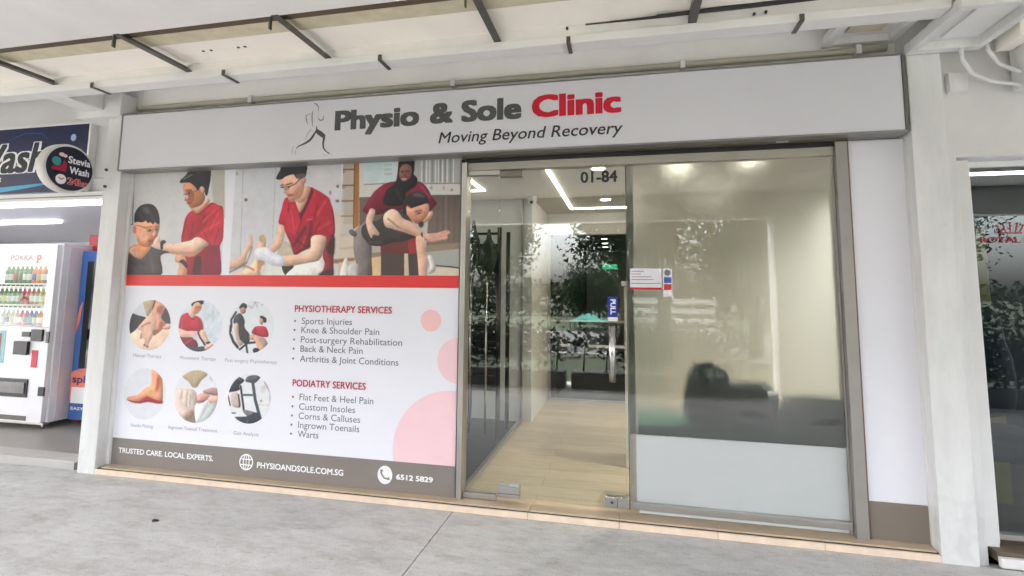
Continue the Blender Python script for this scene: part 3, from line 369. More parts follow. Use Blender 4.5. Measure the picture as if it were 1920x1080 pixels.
    ('L',(110,106,110),0,2,7,[1420,1391,1400,1465]),('S',(202,172,162),0,0,0,[1390,1477,1436,1476,1453,1598,1502,1645,1469,1674,1430,1636,1408,1562]),('S',(172,132,127),0,0,0,[1507,1343,1506,1360,1498,1373,1486,1380,1471,1380,1458,1373,1447,1361,1444,1344,1446,1328,1453,1315,1466,1308,1480,1308,1494,1315,1504,1327]),('S',(50,46,46),0,0,0,[1434,1320,1469,1280,1514,1297,1513,1331,1478,1316,1444,1332]),
    ('S',(214,170,150),0,0,0,[1561,1577,1610,1568,1633,1606,1578,1614]),('S',(222,170,146),0,0,0,[1604,1582,1675,1591,1727,1696,1697,1715,1661,1692,1621,1630]),('S',(172,152,142),0,0,0,[1675,1594,1732,1602,1760,1664,1723,1682]),('L',(45,45,48),0,0,19,[1531,1644,1552,1740]),('L',(40,40,43),0,0,19,[1538,1645,1622,1637]),
    ('S',(38,44,45),0,0,0,[1674,1709,1672,1720,1663,1729,1650,1734,1636,1735,1621,1730,1612,1722,1608,1711,1610,1700,1619,1691,1632,1686,1646,1686,1661,1690,1670,1698]),('L',(45,45,48),0,0,19,[1462,1710,1531,1656]),('S',(192,50,66),0,0,0,[1586,1549,1619,1496,1675,1488,1732,1500,1763,1574,1716,1586,1646,1576]),('S',(150,40,56),0,3,0,[1586,1549,1619,1496,1631,1562,1602,1558]),
    ('S',(204,154,138),0,0,0,[1702,1444,1700,1457,1696,1468,1687,1475,1678,1475,1669,1469,1662,1458,1660,1445,1661,1430,1666,1420,1674,1414,1682,1414,1692,1418,1698,1429]),('S',(40,38,40),0,0,0,[1661,1411,1675,1393,1727,1416,1727,1454,1704,1451,1692,1422]),('S',(60,58,60),0,0,0,[1734,1663,1762,1638,1784,1649,1757,1676]),('D',448,2155,240),('P',(223,224,231),0,0,0,[132,1878,720,1855,779,2490,202,2527]),
    ('S',(236,152,112),(226,162,122),0,0,[512,1906,596,1938,640,2009,660,2219,588,2226,487,2183,425,2222,322,2240,252,2220,264,2194,374,2165,450,2101,520,2056]),('S',(168,80,46),0,6,0,[584,1996,611,1988,607,2099,577,2122]),('S',(214,162,112),0,6,0,[488,2117,564,2131,539,2174,486,2171]),('L',(216,130,100),0,3,7,[272,2203,354,2184]),
    ('S',(176,42,56),0,0,0,[251,2220,320,2228,395,2225,437,2197,487,2178,556,2197,616,2209,659,2209,661,2232,604,2237,499,2225,397,2246,306,2239]),('L',(130,24,38),0,2,5,[306,2238,397,2243,499,2224,604,2234]),('D',1027,2151,240),('P',(228,230,236),0,0,0,[692,1882,1283,1859,1331,2478,751,2515]),('S',(190,170,138),0,0,0,[859,1964,983,1900,1138,1938,1076,2002,1032,2065,983,2068,936,2020]),
    ('S',(208,190,178),0,0,0,[770,2099,892,2086,1030,2116,1046,2393,956,2410,845,2358,768,2234]),('S',(140,125,108),0,6,0,[1012,2273,1048,2393,977,2402,908,2354]),('L',(176,148,136),0,3,10,[872,2111,864,2182]),('L',(176,148,136),0,3,10,[930,2108,929,2249]),('L',(176,148,136),0,3,10,[967,2136,968,2224]),('L',(176,148,136),0,3,10,[996,2123,986,2176]),('L',(230,214,206),0,3,9,[898,2110,894,2227]),
    ('L',(230,214,206),0,3,9,[946,2095,952,2236]),('S',(206,150,138),0,4,0,[979,2310,977,2316,971,2322,961,2326,950,2327,940,2324,932,2320,930,2312,931,2306,938,2300,948,2297,959,2297,968,2299,976,2304]),('S',(232,236,242),0,0,0,[1031,2220,1166,2194,1129,2296,1054,2393]),('S',(206,152,142),0,0,0,[1040,2174,1058,2130,1114,2117,1183,2142,1121,2194,1058,2214]),('L',(130,72,72),0,3,8,[1050,2196,1120,2188]),
    ('S',(182,142,142),0,0,0,[1099,2100,1207,2063,1272,2080,1276,2129,1171,2126]),('L',(130,110,110),0,3,8,[1114,2111,1212,2124]),('S',(224,182,162),0,0,0,[1165,2149,1276,2136,1267,2204,1184,2207]),('S',(190,196,194),0,0,0,[1178,2212,1274,2201,1202,2342,1068,2402,1129,2296]),('L',(150,160,170),0,2,6,[1169,1968,1195,2003]),('D',1598,2141,222),
    ('P',(227,228,231),0,0,0,[1255,1884,1872,1860,1913,2485,1307,2526]),('S',(44,46,60),0,0,0,[1361,2087,1394,2011,1447,1951,1537,1980,1488,2030,1493,2068,1415,2089]),('L',(130,130,140),0,3,8,[1456,1966,1499,1976]),('S',(200,180,172),0,0,0,[1410,2118,1478,2096,1516,2219,1424,2212]),('L',(50,48,50),0,0,12,[1375,2125,1404,2210]),('L',(60,50,50),0,0,14,[1487,2113,1504,2215]),
    ('L',(40,42,48),0,0,20,[1502,2035,1550,2242]),('S',(80,86,94),0,0,0,[1548,1986,1580,1940,1687,1930,1700,1950,1648,2000,1584,1997]),('L',(66,72,80),0,0,30,[1626,1994,1664,2152,1724,2304]),('L',(80,96,92),0,0,18,[1523,2112,1640,2107]),('S',(120,115,120),0,0,0,[1538,2242,1679,2263,1606,2303]),('S',(56,62,72),0,0,0,[1408,2320,1591,2297,1679,2257,1748,2317,1742,2353,1475,2377]),
    ('L',(90,88,92),0,0,11,[1386,2279,1464,2276]),('L',(170,172,178),0,1,5,[1585,2362,1601,2332]),('L',(170,142,150),0,3,12,[1751,1988,1812,2074,1826,2190]),('S',(210,206,204),0,3,0,[1718,2026,1759,2023,1757,2077,1722,2078]),('L',(202,172,177),0,2,5,[1702,2185,1825,2191]),
    ('S',(120,110,110),0,2,0,[1733,2154,1733,2159,1730,2161,1727,2164,1722,2164,1718,2162,1715,2159,1714,2155,1715,2152,1717,2148,1721,2146,1726,2146,1729,2147,1732,2150])]
    img=np.full((AH,AW,3),235/255.,np.float32); img[...,2]=243/255.
    yy,xx=np.mgrid[0:AH,0:AW].astype(np.float32); clip=np.ones((AH,AW),np.float32)
    def blur(a,n):
        for _ in range(2):
            for ax in (0,1):
                k=sum(np.roll(a,s,ax) for s in range(-n,n+1))/(2*n+1); a=k
        return a
    rs=np.random.RandomState(3)
    def vnoise(step):
        g=rs.rand(AH//step+3,AW//step+3).astype(np.float32); fy,fx=yy/step,xx/step; iy,ix=fy.astype(int),fx.astype(int); ty,tx=fy-iy,fx-ix; ty=ty*ty*(3-2*ty); tx=tx*tx*(3-2*tx)
        return (g[iy,ix]*(1-tx)+g[iy,ix+1]*tx)*(1-ty)+(g[iy+1,ix]*(1-tx)+g[iy+1,ix+1]*tx)*ty-.5
    grain=vnoise(22)*.10+vnoise(9)*.07+vnoise(4)*.05
    for a in ART:
        if a[0]=='C': clip=((xx>=a[1]/4)&(xx<a[3]/4)&(yy>=a[2]/4)&(yy<a[4]/4)).astype(np.float32); continue
        if a[0]=='D': clip=np.clip(a[3]/4+.5-np.hypot(xx-a[1]/4,yy-a[2]/4),0,1); continue
        k,c,c2,bl,wd,p=a; p=np.array(p,np.float32).reshape(-1,2)/4
        if k=='S':
            n=len(p); q=[]
            for i in range(n):
                p0,p1,p2,p3=p[i-1],p[i],p[(i+1)%n],p[(i+2)%n]
                for t in (0,.25,.5,.75): q.append(.5*((2*p1)+(-p0+p2)*t+(2*p0-5*p1+4*p2-p3)*t*t+(-p0+3*p1-3*p2+p3)*t**3))
            p=np.array(q)
        pad=int(wd/4+bl*2+4); x0,y0=np.maximum(np.floor(p.min(0)).astype(int)-pad,0); x1,y1=np.floor(p.max(0)).astype(int)+pad; x1=min(x1,AW); y1=min(y1,AH)
        if x1<=x0 or y1<=y0: continue
        gx,gy=xx[y0:y1,x0:x1],yy[y0:y1,x0:x1]; m=np.zeros_like(gx)
        if k=='L':
            dd=np.full_like(gx,1e9)
            for u,v in zip(p,p[1:]):
                e=v-u; l=max(e@e,1e-6); t=np.clip(((gx-u[0])*e[0]+(gy-u[1])*e[1])/l,0,1); dd=np.minimum(dd,np.hypot(gx-u[0]-t*e[0],gy-u[1]-t*e[1]))
            m=np.clip(wd/8+.5-dd,0,1)
        else:
            for sx in (-.25,.25):
                for sy in (-.25,.25):
                    ins=np.zeros(gx.shape,bool); X=gx+sx; Y=gy+sy
                    for u,v in zip(p,np.roll(p,-1,0)):
                        if u[1]==v[1]: continue
                        ins^=((u[1]>Y)!=(v[1]>Y))&(X<(v[0]-u[0])*(Y-u[1])/(v[1]-u[1])+u[0])
                    m+=ins*.25
        if bl: m=blur(m,max(1,int(round(bl*.42))))
        sh=1.
        if k=='S' and not bl and m.sum()>60:                     # printed photographs: round the shape off, light from upper left
            nb=4 if m.sum()<900 else 7
            mp_=np.pad(m,8); bb=blur(mp_,nb); gyy,gxx=np.gradient(bb); sl=slice(8,-8)
            sh=.83+.20*bb[sl,sl]+np.clip((gxx+gyy*.9)[sl,sl]*2.0,-.2,.15)
            if m.sum()>2500:
                mp_=np.pad(m,30); b2=blur(mp_,14); g2y,g2x=np.gradient(b2); sh=sh*(.93+.10*b2[30:-30,30:-30]+np.clip((g2x+g2y*.6)[30:-30,30:-30]*4,-.13,.1))
            sh=sh[...,None]
        m=(m*clip[y0:y1,x0:x1])[...,None]; c=np.array(c,np.float32)/255
        if c2:
            t=((gy-p[:,1].min())/max(np.ptp(p[:,1]),1))[...,None].clip(0,1); c=c*(1-t)+np.array(c2,np.float32)/255*t
        cc=c*sh*(1+grain[y0:y1,x0:x1,None]*(.35 if k=='P' else 1.1))
        img[y0:y1,x0:x1]=img[y0:y1,x0:x1]*(1-m)+cc*m
    img=.5*img+.5*(np.roll(img,1,0)+np.roll(img,-1,0)+np.roll(img,1,1)+np.roll(img,-1,1))/4
    buf=np.ones((AH,AW,4),np.float32); buf[...,:3]=img[::-1].clip(0,1)
    im=bpy.data.images.new('poster_print',AW,AH); im.pixels.foreach_set(buf.ravel()); im.update(); im.pack(); return im
def print_mat():
    m=bpy.data.materials.new('poster_photo_print'); m.use_nodes=True; t=m.node_tree; b=t.nodes['Principled BSDF']; tx=t.nodes.new('ShaderNodeTexImage'); tx.image=paint(); tx.extension='EXTEND'
    t.links.new(tx.outputs[0],b.inputs['Base Color']); b.inputs['Roughness'].default_value=.42; return m
PM=print_mat()
def uvmap(o):
    me=o.data; uv=me.uv_layers.new(name='UVMap')
    for l in me.loops:
        v=me.vertices[l.vertex_index].co; uv.data[l.index].uv=((v.x+4.115)*300/AW,1-(2.405-v.z)*300/AH)
def photo(x0,x1,lab):
    o=box('photo_print',PM,po,x0,x1,-.0015,-.0002,1.552,2.399); uvmap(o); o['label']=lab
photo(-4.108,-3.031,'photo of a therapist in red treating a seated man\'s neck'); photo(-3.030,-2.084,'photo of a therapist in red holding a patient\'s feet'); photo(-2.083,-1.139,'photo of a trainer steadying a woman on all fours')
box('red_band',posterr,po,-4.108,-1.139,-.0016,-.0002,1.464,1.5515); box('grey_band',posterg,po,-4.108,-1.139,-.0016,-.0002,.05,.2535)
for (x,z,l) in ((-3.743,1.15,'round photo of hands massaging'),(-3.266,1.153,'round photo of a man in a red shirt'),(-2.807,1.155,'round photo of two men at an exercise bike'),(-3.741,.609,'round photo of a foot on a red insole'),(-3.259,.612,'round photo of toes being treated'),(-2.783,.62,'round photo of a treadmill')):
    r=.2 if x!=-2.783 else .185
    o=flat('round_photo',PM,po,[ell(x,z,r,r,48)],-.0003); uvmap(o); o['label']=l
def arcclip(cx,cz,r,xmax,zmin):
    def half(P,f,g):
        o=[]
        for p,q in zip(P,P[1:]+P[:1]):
            if f(p)>=0: o.append(p)
            if (f(p)>=0)!=(f(q)>=0):
                t=f(p)/(f(p)-f(q)); o.append((p[0]+(q[0]-p[0])*t,p[1]+(q[1]-p[1])*t))
        return o
    return half(half(ell(cx,cz,r,r,72),lambda p:xmax-p[0],0),lambda p:p[1]-zmin,0)
flat('dot',salmon,po,[ell(-1.34,1.234,.077,.077)],-.0003); flat('dot',pink,po,[arcclip(-1.127,.961,.158,-1.139,.3)],-.0003); flat('dot',pink,po,[arcclip(-1.18,.335,.42,-1.139,.2537)],-.0003)
T=lambda s,m,x0,x1,zb,cap,b=0,y=-.0006: text('lettering',s,m,po,x0,x1,zb,cap,y,b)
T('PHYSIOTHERAPY SERVICES',tred,-2.432,-1.640,1.276,.050,.022)
for s,x1,zb in (('Sports Injuries',-1.953,1.188),('Knee & Shoulder Pain',-1.734,1.121),('Post-surgery Rehabilitation',-1.554,1.050),('Back & Neck Pain',-1.859,.983),('Arthritis & Joint Conditions',-1.577,.910)):
    T(s,tgrey,-2.367,x1,zb,.046,-.001); flat('bullet',tgrey,po,[ell(-2.425,zb+.02,.008,.008,10)],-.0003)
T('PODIATRY SERVICES',tred,-2.418,-1.823,.729,.050,.022)
for s,x1,zb in (('Flat Feet & Heel Pain',-1.761,.632),('Custom Insoles',-1.90,.563),('Corns & Calluses',-1.858,.497),('Ingrown Toenails',-1.862,.432),('Warts',-2.184,.367)):
    T(s,tgrey,-2.354,x1,zb,.046,-.001); flat('bullet',tgrey,po,[ell(-2.41,zb+.02,.008,.008,10)],-.0003)
for s,x0,x1,zb in (('Manual Therapy',-3.879,-3.605,.892),('Movement Therapy',-3.428,-3.097,.889),('Post surgery Physiotherapy',-3.015,-2.557,.885),('Insole Fitting',-3.844,-3.634,.348),('Ingrown Toenail Treatment',-3.488,-3.041,.354),('Gait Analysis',-2.899,-2.681,.349)): T(s,tgrey2,x0,x1,zb,.026)
T('TRUSTED CARE. LOCAL EXPERTS.',twhite,-3.943,-3.061,.142,.040,.03,-.0019); T('PHYSIOANDSOLE.COM.SG',twhite,-2.679,-1.972,.124,.042,.03,-.0019); T('6512 5829',twhite,-1.567,-1.295,.134,.036,.04,-.0019)
gx,gz,gr=-2.773,.158,.055
def ring(cx,cz,rx,rz,w,n=30):
    return [stroke([(cx+rx*math.cos(a),cz+rz*math.sin(a)) for a in [k/n*2*math.pi for k in range(n+1)]],w)]
flat('globe_icon',twhite,po,ring(gx,gz,gr,gr,.009)+ring(gx,gz,gr*.45,gr,.008)+[stroke([(gx-gr,gz+.02),(gx+gr,gz+.02)],.008),stroke([(gx-gr,gz-.02),(gx+gr,gz-.02)],.008),stroke([(gx,gz-gr),(gx,gz+gr)],.006)],-.0019,.0006)
px_,pz_=-1.652,.157
pi_=flat('phone_icon',twhite,po,[ell(px_,pz_,.056,.062)],-.0019,.0006)
flat('handset',posterg,pi_,[stroke([(px_-.026,pz_+.034),(px_-.028,pz_+.008),(px_-.006,pz_-.02),(px_+.022,pz_-.026),(px_+.034,pz_-.02)],[.022,.012,.011,.012,.024])],-.0027,.0005)
# ---- aluminium shopfront frame with the fixed slim pane
fr=thing('shopfront_frame','aluminium door frame around the clinic entrance with slim fixed pane','door frame')
box('jamb',alu,fr,-1.122,-1.085,-.03,.08,.05,2.36,.003); box('jamb_gap',black,fr,-1.136,-1.124,.0,.06,.05,2.40)
box('jamb',mat('jamb_grey_beige',(160,156,150),.4,.4,var=.06,scale=8),fr,1.288,1.352,-.03,.08,.05,2.385,.003); box('jamb_edge',mat('rust_brown_edge',(120,98,84),.6,var=.2,scale=20),fr,1.3535,1.366,-.012,.06,.05,2.40); box('jamb_liner',alu,fr,1.276,1.286,.01,.08,.05,2.31,.002)
box('head_track',alud,fr,-1.12,1.352,-.04,.1,2.388,2.402); box('head_channel',black,fr,-1.084,1.287,-.012,.08,2.362,2.387); box('head_rail',mat('beige_rail',(170,165,154),.45,.3,var=.06,scale=5),fr,-1.084,1.287,-.005,.06,2.305,2.360,.003)
box('track_clip',alu,fr,.95,1.02,-.044,-.041,2.389,2.401)
box('pane_channel',alu,fr,-1.083,-.852,.004,.05,2.272,2.303,.002); box('pane_channel',alu,fr,-1.083,-.855,.01,.05,.052,.088,.003)
box('fixed_pane',gl,fr,-1.082,-.857,.024,.034,.09,2.27)
# ---- hinged glass door
dr=thing('glass_door','clear frameless glass door with vertical pull handle and unit number 01-84','door')
box('pane',gl,dr,-.852,.018,.014,.026,.075,2.295)
pf=box('patch_fitting',chrome,dr,-.842,-.69,-.004,.044,.082,.155,.003); box('cover_line',black,pf,-.842,-.69,-.0052,-.0042,.105,.108)
pf=box('patch_lock',chrome,dr,-.135,.014,-.004,.044,.082,.148,.003); box('keyhole',black,pf,-.098,-.082,-.0056,-.0042,.108,.122); box('seam',black,pf,-.058,-.055,-.0056,-.0042,.084,.146)
box('patch_fitting',mat('patch_glassy',(120,116,104),.3,.8),dr,-.85,-.69,-.004,.044,2.25,2.294,.003)
h=pipe('pull_handle',chrome,dr,[(-.078,-.055,.873),(-.078,-.055,1.225)],.0205,16)
for z in (.91,1.19): pipe('handle_stud',chrome,h,[(-.078,-.042,z),(-.078,.013,z)],.009,8)
pl=box('pull_sticker',mat('sticker_blue',(28,52,150),.4,var=.03),dr,-.106,-.042,.0118,.0136,1.282,1.415)
bm=bmesh.new(); obj_t=text('lettering','PULL',twhite,pl,0,.1,0,.034,0,.03)
for v in obj_t.data.vertices:
    x,y,z=v.co; v.co=(-.088+z*1.0,.0114+y*.4,1.398-x)
box('sticker_foot',twhite,pl,-.106,-.042,.0118,.0136,1.255,1.281)
text('unit_number','01-84',black_t,dr,-.282,-.034,2.190,.078,.0134,.026)
box('edge_seal',mat('seal_dark',(66,62,56),.5),dr,.0185,.0235,.012,.028,.075,2.295)
# ---- frosted window
fw=thing('frosted_window','tall frosted glass panel beside the door with small stickers','window')
box('pane',fro,fw,.026,1.276,.016,.026,.541,2.30); box('lower_pane',glass('low_iron_glass',(.98,.985,.985),.07),fw,.026,1.276,.016,.026,.125,.54); box('lower_backing',mat('backing_white',(222,224,223),.5,var=.02,scale=2),fw,.067,1.276,.03,.04,.125,.54)
box('bottom_channel',alu,fw,.03,1.276,-.004,.05,.085,.124,.004); box('side_strip',mat('strip_beige',(176,168,154),.4,.2),fw,.0255,.066,.03,.05,.125,2.3)
lab=box('notice_sticker',mat('notice_white',(232,230,236),.5,var=.02),fw,.041,.241,.0135,.0155,1.478,1.603)
box('notice_red_strip',red_t,lab,.041,.241,.0129,.0134,1.463,1.478)
for i,(x1,z) in enumerate(((.13,1.583),(.11,1.566),(.18,1.548),(.19,1.53),(.235,1.505))): box('print_line',mat('print_mauve',(176,150,170),.5,var=0),lab,.05,x1,.0129,.0134,z-.004,z+.003)
cs=box('card_sticker',mat('card_white',(226,226,230),.5,var=.02),fw,.25,.308,.0135,.0155,1.42,1.603)
flat('card_mark',mat('mark_grey',(120,122,126),.5),cs,[ell(.279,1.575,.02,.02,16)],.0132,.0004); box('card_mark',mat('mark_blue',(70,96,180),.5),cs,.256,.302,.0129,.0134,1.508,1.545); box('card_mark',mat('mark_red',(206,60,60),.5),cs,.255,.303,.0129,.0134,1.462,1.5)
# ---- white side panel
sp=thing('side_panel','plain white panel with grey skirting right of the clinic entrance','panel')
box('panel',mat('panel_white',(232,231,238),.45,var=.015,scale=2),sp,1.368,1.678,.0,.05,.2575,2.40,.002); box('skirting',mat('skirting_taupe',(126,116,106),.45,var=.05,scale=5),sp,1.370,1.679,-.004,.05,.05,.2562,.002)
# ---- sign
sg=thing('clinic_signboard','long white clinic signboard with grey and red lettering and running figure','signboard')
box('face',signw,sg,-4.042,1.628,-.122,-.02,2.412,2.866); fm=mat('sign_frame',(150,148,146),.4,.6,var=.05)
box('frame_rail',fm,sg,-4.056,1.642,-.126,-.0,2.868,2.876,.001); box('frame_rail',fm,sg,-4.056,1.642,-.126,-.0,2.400,2.410,.001); box('frame_stile',fm,sg,-4.056,-4.044,-.126,-.0,2.411,2.867,.001); box('frame_stile',mat('sign_frame_dark',(110,108,104),.45,.6),sg,1.630,1.652,-.126,-.0,2.411,2.867,.001)
SY=-.1225
text('lettering','Physio',grey_t,sg,-2.092,-1.420,2.624,.150,SY,.046,0,.0006,1.0); text('lettering','&',grey_t,sg,-1.340,-1.165,2.628,.152,SY,.045); text('lettering','Sole',grey_t,sg,-1.105,-.672,2.626,.155,SY,.046,0,.0006,1.0); text('lettering','Clinic',red_t,sg,-.601,-.002,2.625,.156,SY,.046,0,.0006,1.0)
text('lettering','Moving Beyond Recovery',black_t,sg,-1.271,.007,2.482,.080,SY,.008,.2)
flat('runner_legs',mat('runner_dark',(74,74,76),.5),sg,[[(-2.245, 2.677), (-2.233, 2.644), (-2.197, 2.623), (-2.165, 2.596), (-2.167, 2.567), (-2.174, 2.536), (-2.171, 2.499), (-2.15, 2.471), (-2.115, 2.45), (-2.129, 2.448), (-2.16, 2.469), (-2.183, 2.495), (-2.189, 2.532), (-2.185, 2.573), (-2.21, 2.588), (-2.236, 2.607), (-2.247, 2.622)],[(-2.242, 2.644), (-2.246, 2.616), (-2.264, 2.582), (-2.288, 2.555), (-2.322, 2.536), (-2.356, 2.526), (-2.386, 2.516), (-2.403, 2.501), (-2.405, 2.507), (-2.389, 2.525), (-2.357, 2.537), (-2.323, 2.554), (-2.294, 2.575), (-2.271, 2.605), (-2.252, 2.631)]],SY,.0006)
flat('runner_lines',mat('runner_grey',(132,132,136),.5),sg,[stroke([(-2.279, 2.846), (-2.254, 2.841), (-2.235, 2.816), (-2.235, 2.781)],[0.0027, 0.0107, 0.0089, 0.0027]),stroke([(-2.279, 2.794), (-2.286, 2.753), (-2.282, 2.707), (-2.276, 2.665)],[0.0027, 0.0098, 0.0098, 0.0027]),stroke([(-2.285, 2.776), (-2.337, 2.754), (-2.332, 2.724), (-2.319, 2.686)],[0.0018, 0.0071, 0.0107, 0.0027]),stroke([(-2.238, 2.731), (-2.214, 2.71), (-2.191, 2.714), (-2.188, 2.746)],[0.0027, 0.0116, 0.0107, 0.0022])],SY,.0006)
flat('runner_shade',mat('runner_pale',(178,178,182),.5),sg,[stroke([(-2.286, 2.649), (-2.316, 2.612), (-2.338, 2.558)],[0.0116, 0.0098, 0.0036]),stroke([(-2.427, 2.529), (-2.439, 2.486), (-2.437, 2.453)],[0.0036, 0.0062, 0.0027]),stroke([(-2.405, 2.502), (-2.411, 2.475), (-2.407, 2.45)],[0.0036, 0.0062, 0.0027]),stroke([(-2.186, 2.452), (-2.158, 2.439), (-2.138, 2.437)],[0.0018, 0.0053, 0.0027]),stroke([(-2.235, 2.773), (-2.23, 2.745), (-2.238, 2.729)],[0.0018, 0.0044, 0.0018]),stroke([(-2.125, 2.451), (-2.107, 2.446), (-2.102, 2.437)],[0.0036, 0.0062, 0.0018])],SY,.0006)
# ================================================================ CLINIC INTERIOR
iw=mat('clinic_wall',(226,226,223),.6,var=.03,scale=3); ic=mat('clinic_ceiling',(182,176,166),.7,var=.03)
box('clinic_floor',vinyl,None,-1.12,1.6,.03,9.5,.0,.045,kind='structure')
box('clinic_ceiling',ic,None,-4.2,1.8,.11,9.5,2.5,2.56,kind='structure')
box('clinic_wall',iw,None,1.46,1.56,.09,9.5,.045,2.5,kind='structure')
box('clinic_wall',iw,None,-4.1,1.46,9.4,9.5,.045,2.5,kind='structure')
fwl=boxes('clinic_partition',iw,None,[(-1.36,-1.0,2.16,2.36,.045,2.5),(-1.12,-1.0,2.362,3.4,.045,2.5),(.12,1.46,3.36,3.46,.045,2.5),(-1.0,.12,3.36,3.46,2.22,2.5)],kind='structure')
box('gym_floor',mat('gym_rubber',(22,24,30),.4,var=.1),None,-4.1,-1.122,.04,2.2,.0,.043,kind='structure')
box('gym_wall',iw,None,-4.1,-1.362,2.2,2.3,.043,2.5,kind='structure')
box('corridor_dark_floor',mat('back_carpet',(30,34,42),.7),None,-.998,1.455,3.47,9.4,.046,.05,kind='structure')
bwp=box('back_room_wall',mat('back_wall_dark',(66,66,66),.7),None,-1.0,-.9,3.47,9.39,.051,2.49,kind='structure')
gp=thing('gym_partition','pale kerb rail and post between the hallway and the gym','rail')
box('end_post',alu,gp,-1.118,-1.092,2.12,2.15,.09,2.49,.003); box('bottom_rail',alu,gp,-1.12,-1.09,.12,2.15,.046,.088,.003)
gw=thing('gym_window','dark window on the gym back wall','window')
box('pane',mat('dark_glass',(14,17,22),.45,var=.1),gw,-2.7,-1.37,2.18,2.198,.38,1.95); boxes('frame',black,gw,[(-2.72,-1.362,2.17,2.198,1.951,1.99),(-2.72,-1.38,2.17,2.198,.35,.379)])
gr_=thing('gym_rack','black steel gym rack with hanging straps behind the entrance glass','gym rack')
for x in (-1.60,-1.20): 
    for y in (1.45,1.85): pipe('upright',black,gr_,[(x,y,.045),(x,y,2.08)],.022,8)
for z in (.62,.78,.95,1.1,1.3,1.62,2.02): boxes('rung',black,gr_,[(-1.58,-1.22,1.44,1.46,z-.012,z+.012),(-1.61,-1.59,1.47,1.83,z-.01,z+.01)])
for x,z,r in ((-1.46,1.95,.07),(-1.30,1.86,.095),(-1.38,1.60,.07)):
    bm=bmesh.new(); tube(bm,[(x,1.42,z+.2),(x,1.42,z+.1),(x,1.415,z),(x,1.42,z-.12),(x,1.42,z-.3)],[.012,.03,r,r*.8,.012],10); obj('hanging_bag',bm,black,gr_)
for x in (-1.47,-1.31): pipe('chrome_bar',chrome,gr_,[(x,1.4,.1),(x,1.4,1.6)],.010,8)
# far glass door
fd=thing('inner_glass_door','clear glass door with white push bar at the end of the hallway','door')
box('pane',glass('inner_door_glass',(.86,.88,.88),.012),fd,-.96,.1,3.40,3.41,.07,2.2); boxes('frame',alu,fd,[(-.998,-.962,3.38,3.44,.047,2.21),(.102,.118,3.38,3.44,.047,2.21)]); box('threshold',alu,fd,-.96,.10,3.38,3.44,.047,.066)
box('push_bar',white,fd,-.45,.10,3.33,3.36,.74,.775,.005); box('push_bar',white,fd,-.82,-.7,3.33,3.36,.74,.775,.005); box('transom',mat('transom_beige',(170,160,140),.5),fd,-.96,.1,3.385,3.398,1.06,1.085)
# lamps that are lit in the photograph
led=emis('led_white',(255,246,232),5); dl=emis('downlight_glow',(255,244,230),9)
ls=thing('led_strip','L-shaped white LED strip on the hallway ceiling','ceiling light')
boxes('diffuser',led,ls,[(-.645,-.615,.70,2.92,2.485,2.499),(-.6151,.08,2.89,2.92,2.485,2.499)],0,True)
ls=thing('led_strip','short bent white LED strip at the far left behind the entrance glass','ceiling light')
boxes('diffuser',led,ls,[(-1.43,-1.40,.9,1.62,2.485,2.499),(-2.2,-1.4301,1.59,1.62,2.485,2.499)],0,True)
def downlight(x,y,lab,e=0):
    t=thing('downlight',lab,'downlight','recessed downlights in the clinic ceiling')
    bm=bmesh.new(); tube(bm,[(x,y,2.492),(x,y,2.4995)],.055,16); obj('lens',bm,dl,t)
    bm=bmesh.new(); tube(bm,[(x,y,2.495),(x,y,2.4998)],.07,16); obj('trim',bm,white,t)
    if e:
        l=bpy.data.lights.new('downlight_lamp','SPOT'); l.energy=e*.5; l.spot_size=math.radians(120); l.spot_blend=.6; l.shadow_soft_size=.05; l.color=(1,.95,.88); o=bpy.data.objects.new('downlight_lamp',l); col.objects.link(o); o.location=(x,y,2.485); o.parent=t
downlight(-.2,.87,'round downlight nearest the entrance door, under the unit number',22); downlight(-.19,2.35,'round downlight beyond the corner of the LED strip',22)
for i,y in enumerate((3.75,4.75,5.7,6.6,7.5,8.4)): downlight(-.30-.02*i,y,('nearest','second','third','fourth','fifth','farthest')[i]+' small downlight in the row beyond the inner glass door',0)
downlight(.45,.8,'round downlight left behind the frosted glass',72); downlight(.95,.62,'round downlight right behind the frosted glass, making the warm glow',84); downlight(.9,2.0,'round downlight deeper behind the frosted glass',80); downlight(-2.2,1.1,'round downlight above the gym rack',3)
cc=thing('security_camera','small white dome camera in the hallway ceiling corner','camera')
bm=bmesh.new(); tube(bm,[(-.98,2.06,2.5),(-.98,2.06,2.455),(-.98,2.055,2.42),(-.98,2.05,2.40)],[.05,.05,.035,.01],14); obj('dome',bm,white,cc); box('lens',black,cc,-.995,-.965,2.01,2.028,2.415,2.445)
ex=tag(box('exit_sign',emis('exit_green',(60,190,140),.5),None,-.42,-.12,6.9,6.93,1.92,2.02),'small green exit sign glowing beyond the inner door','exit sign')
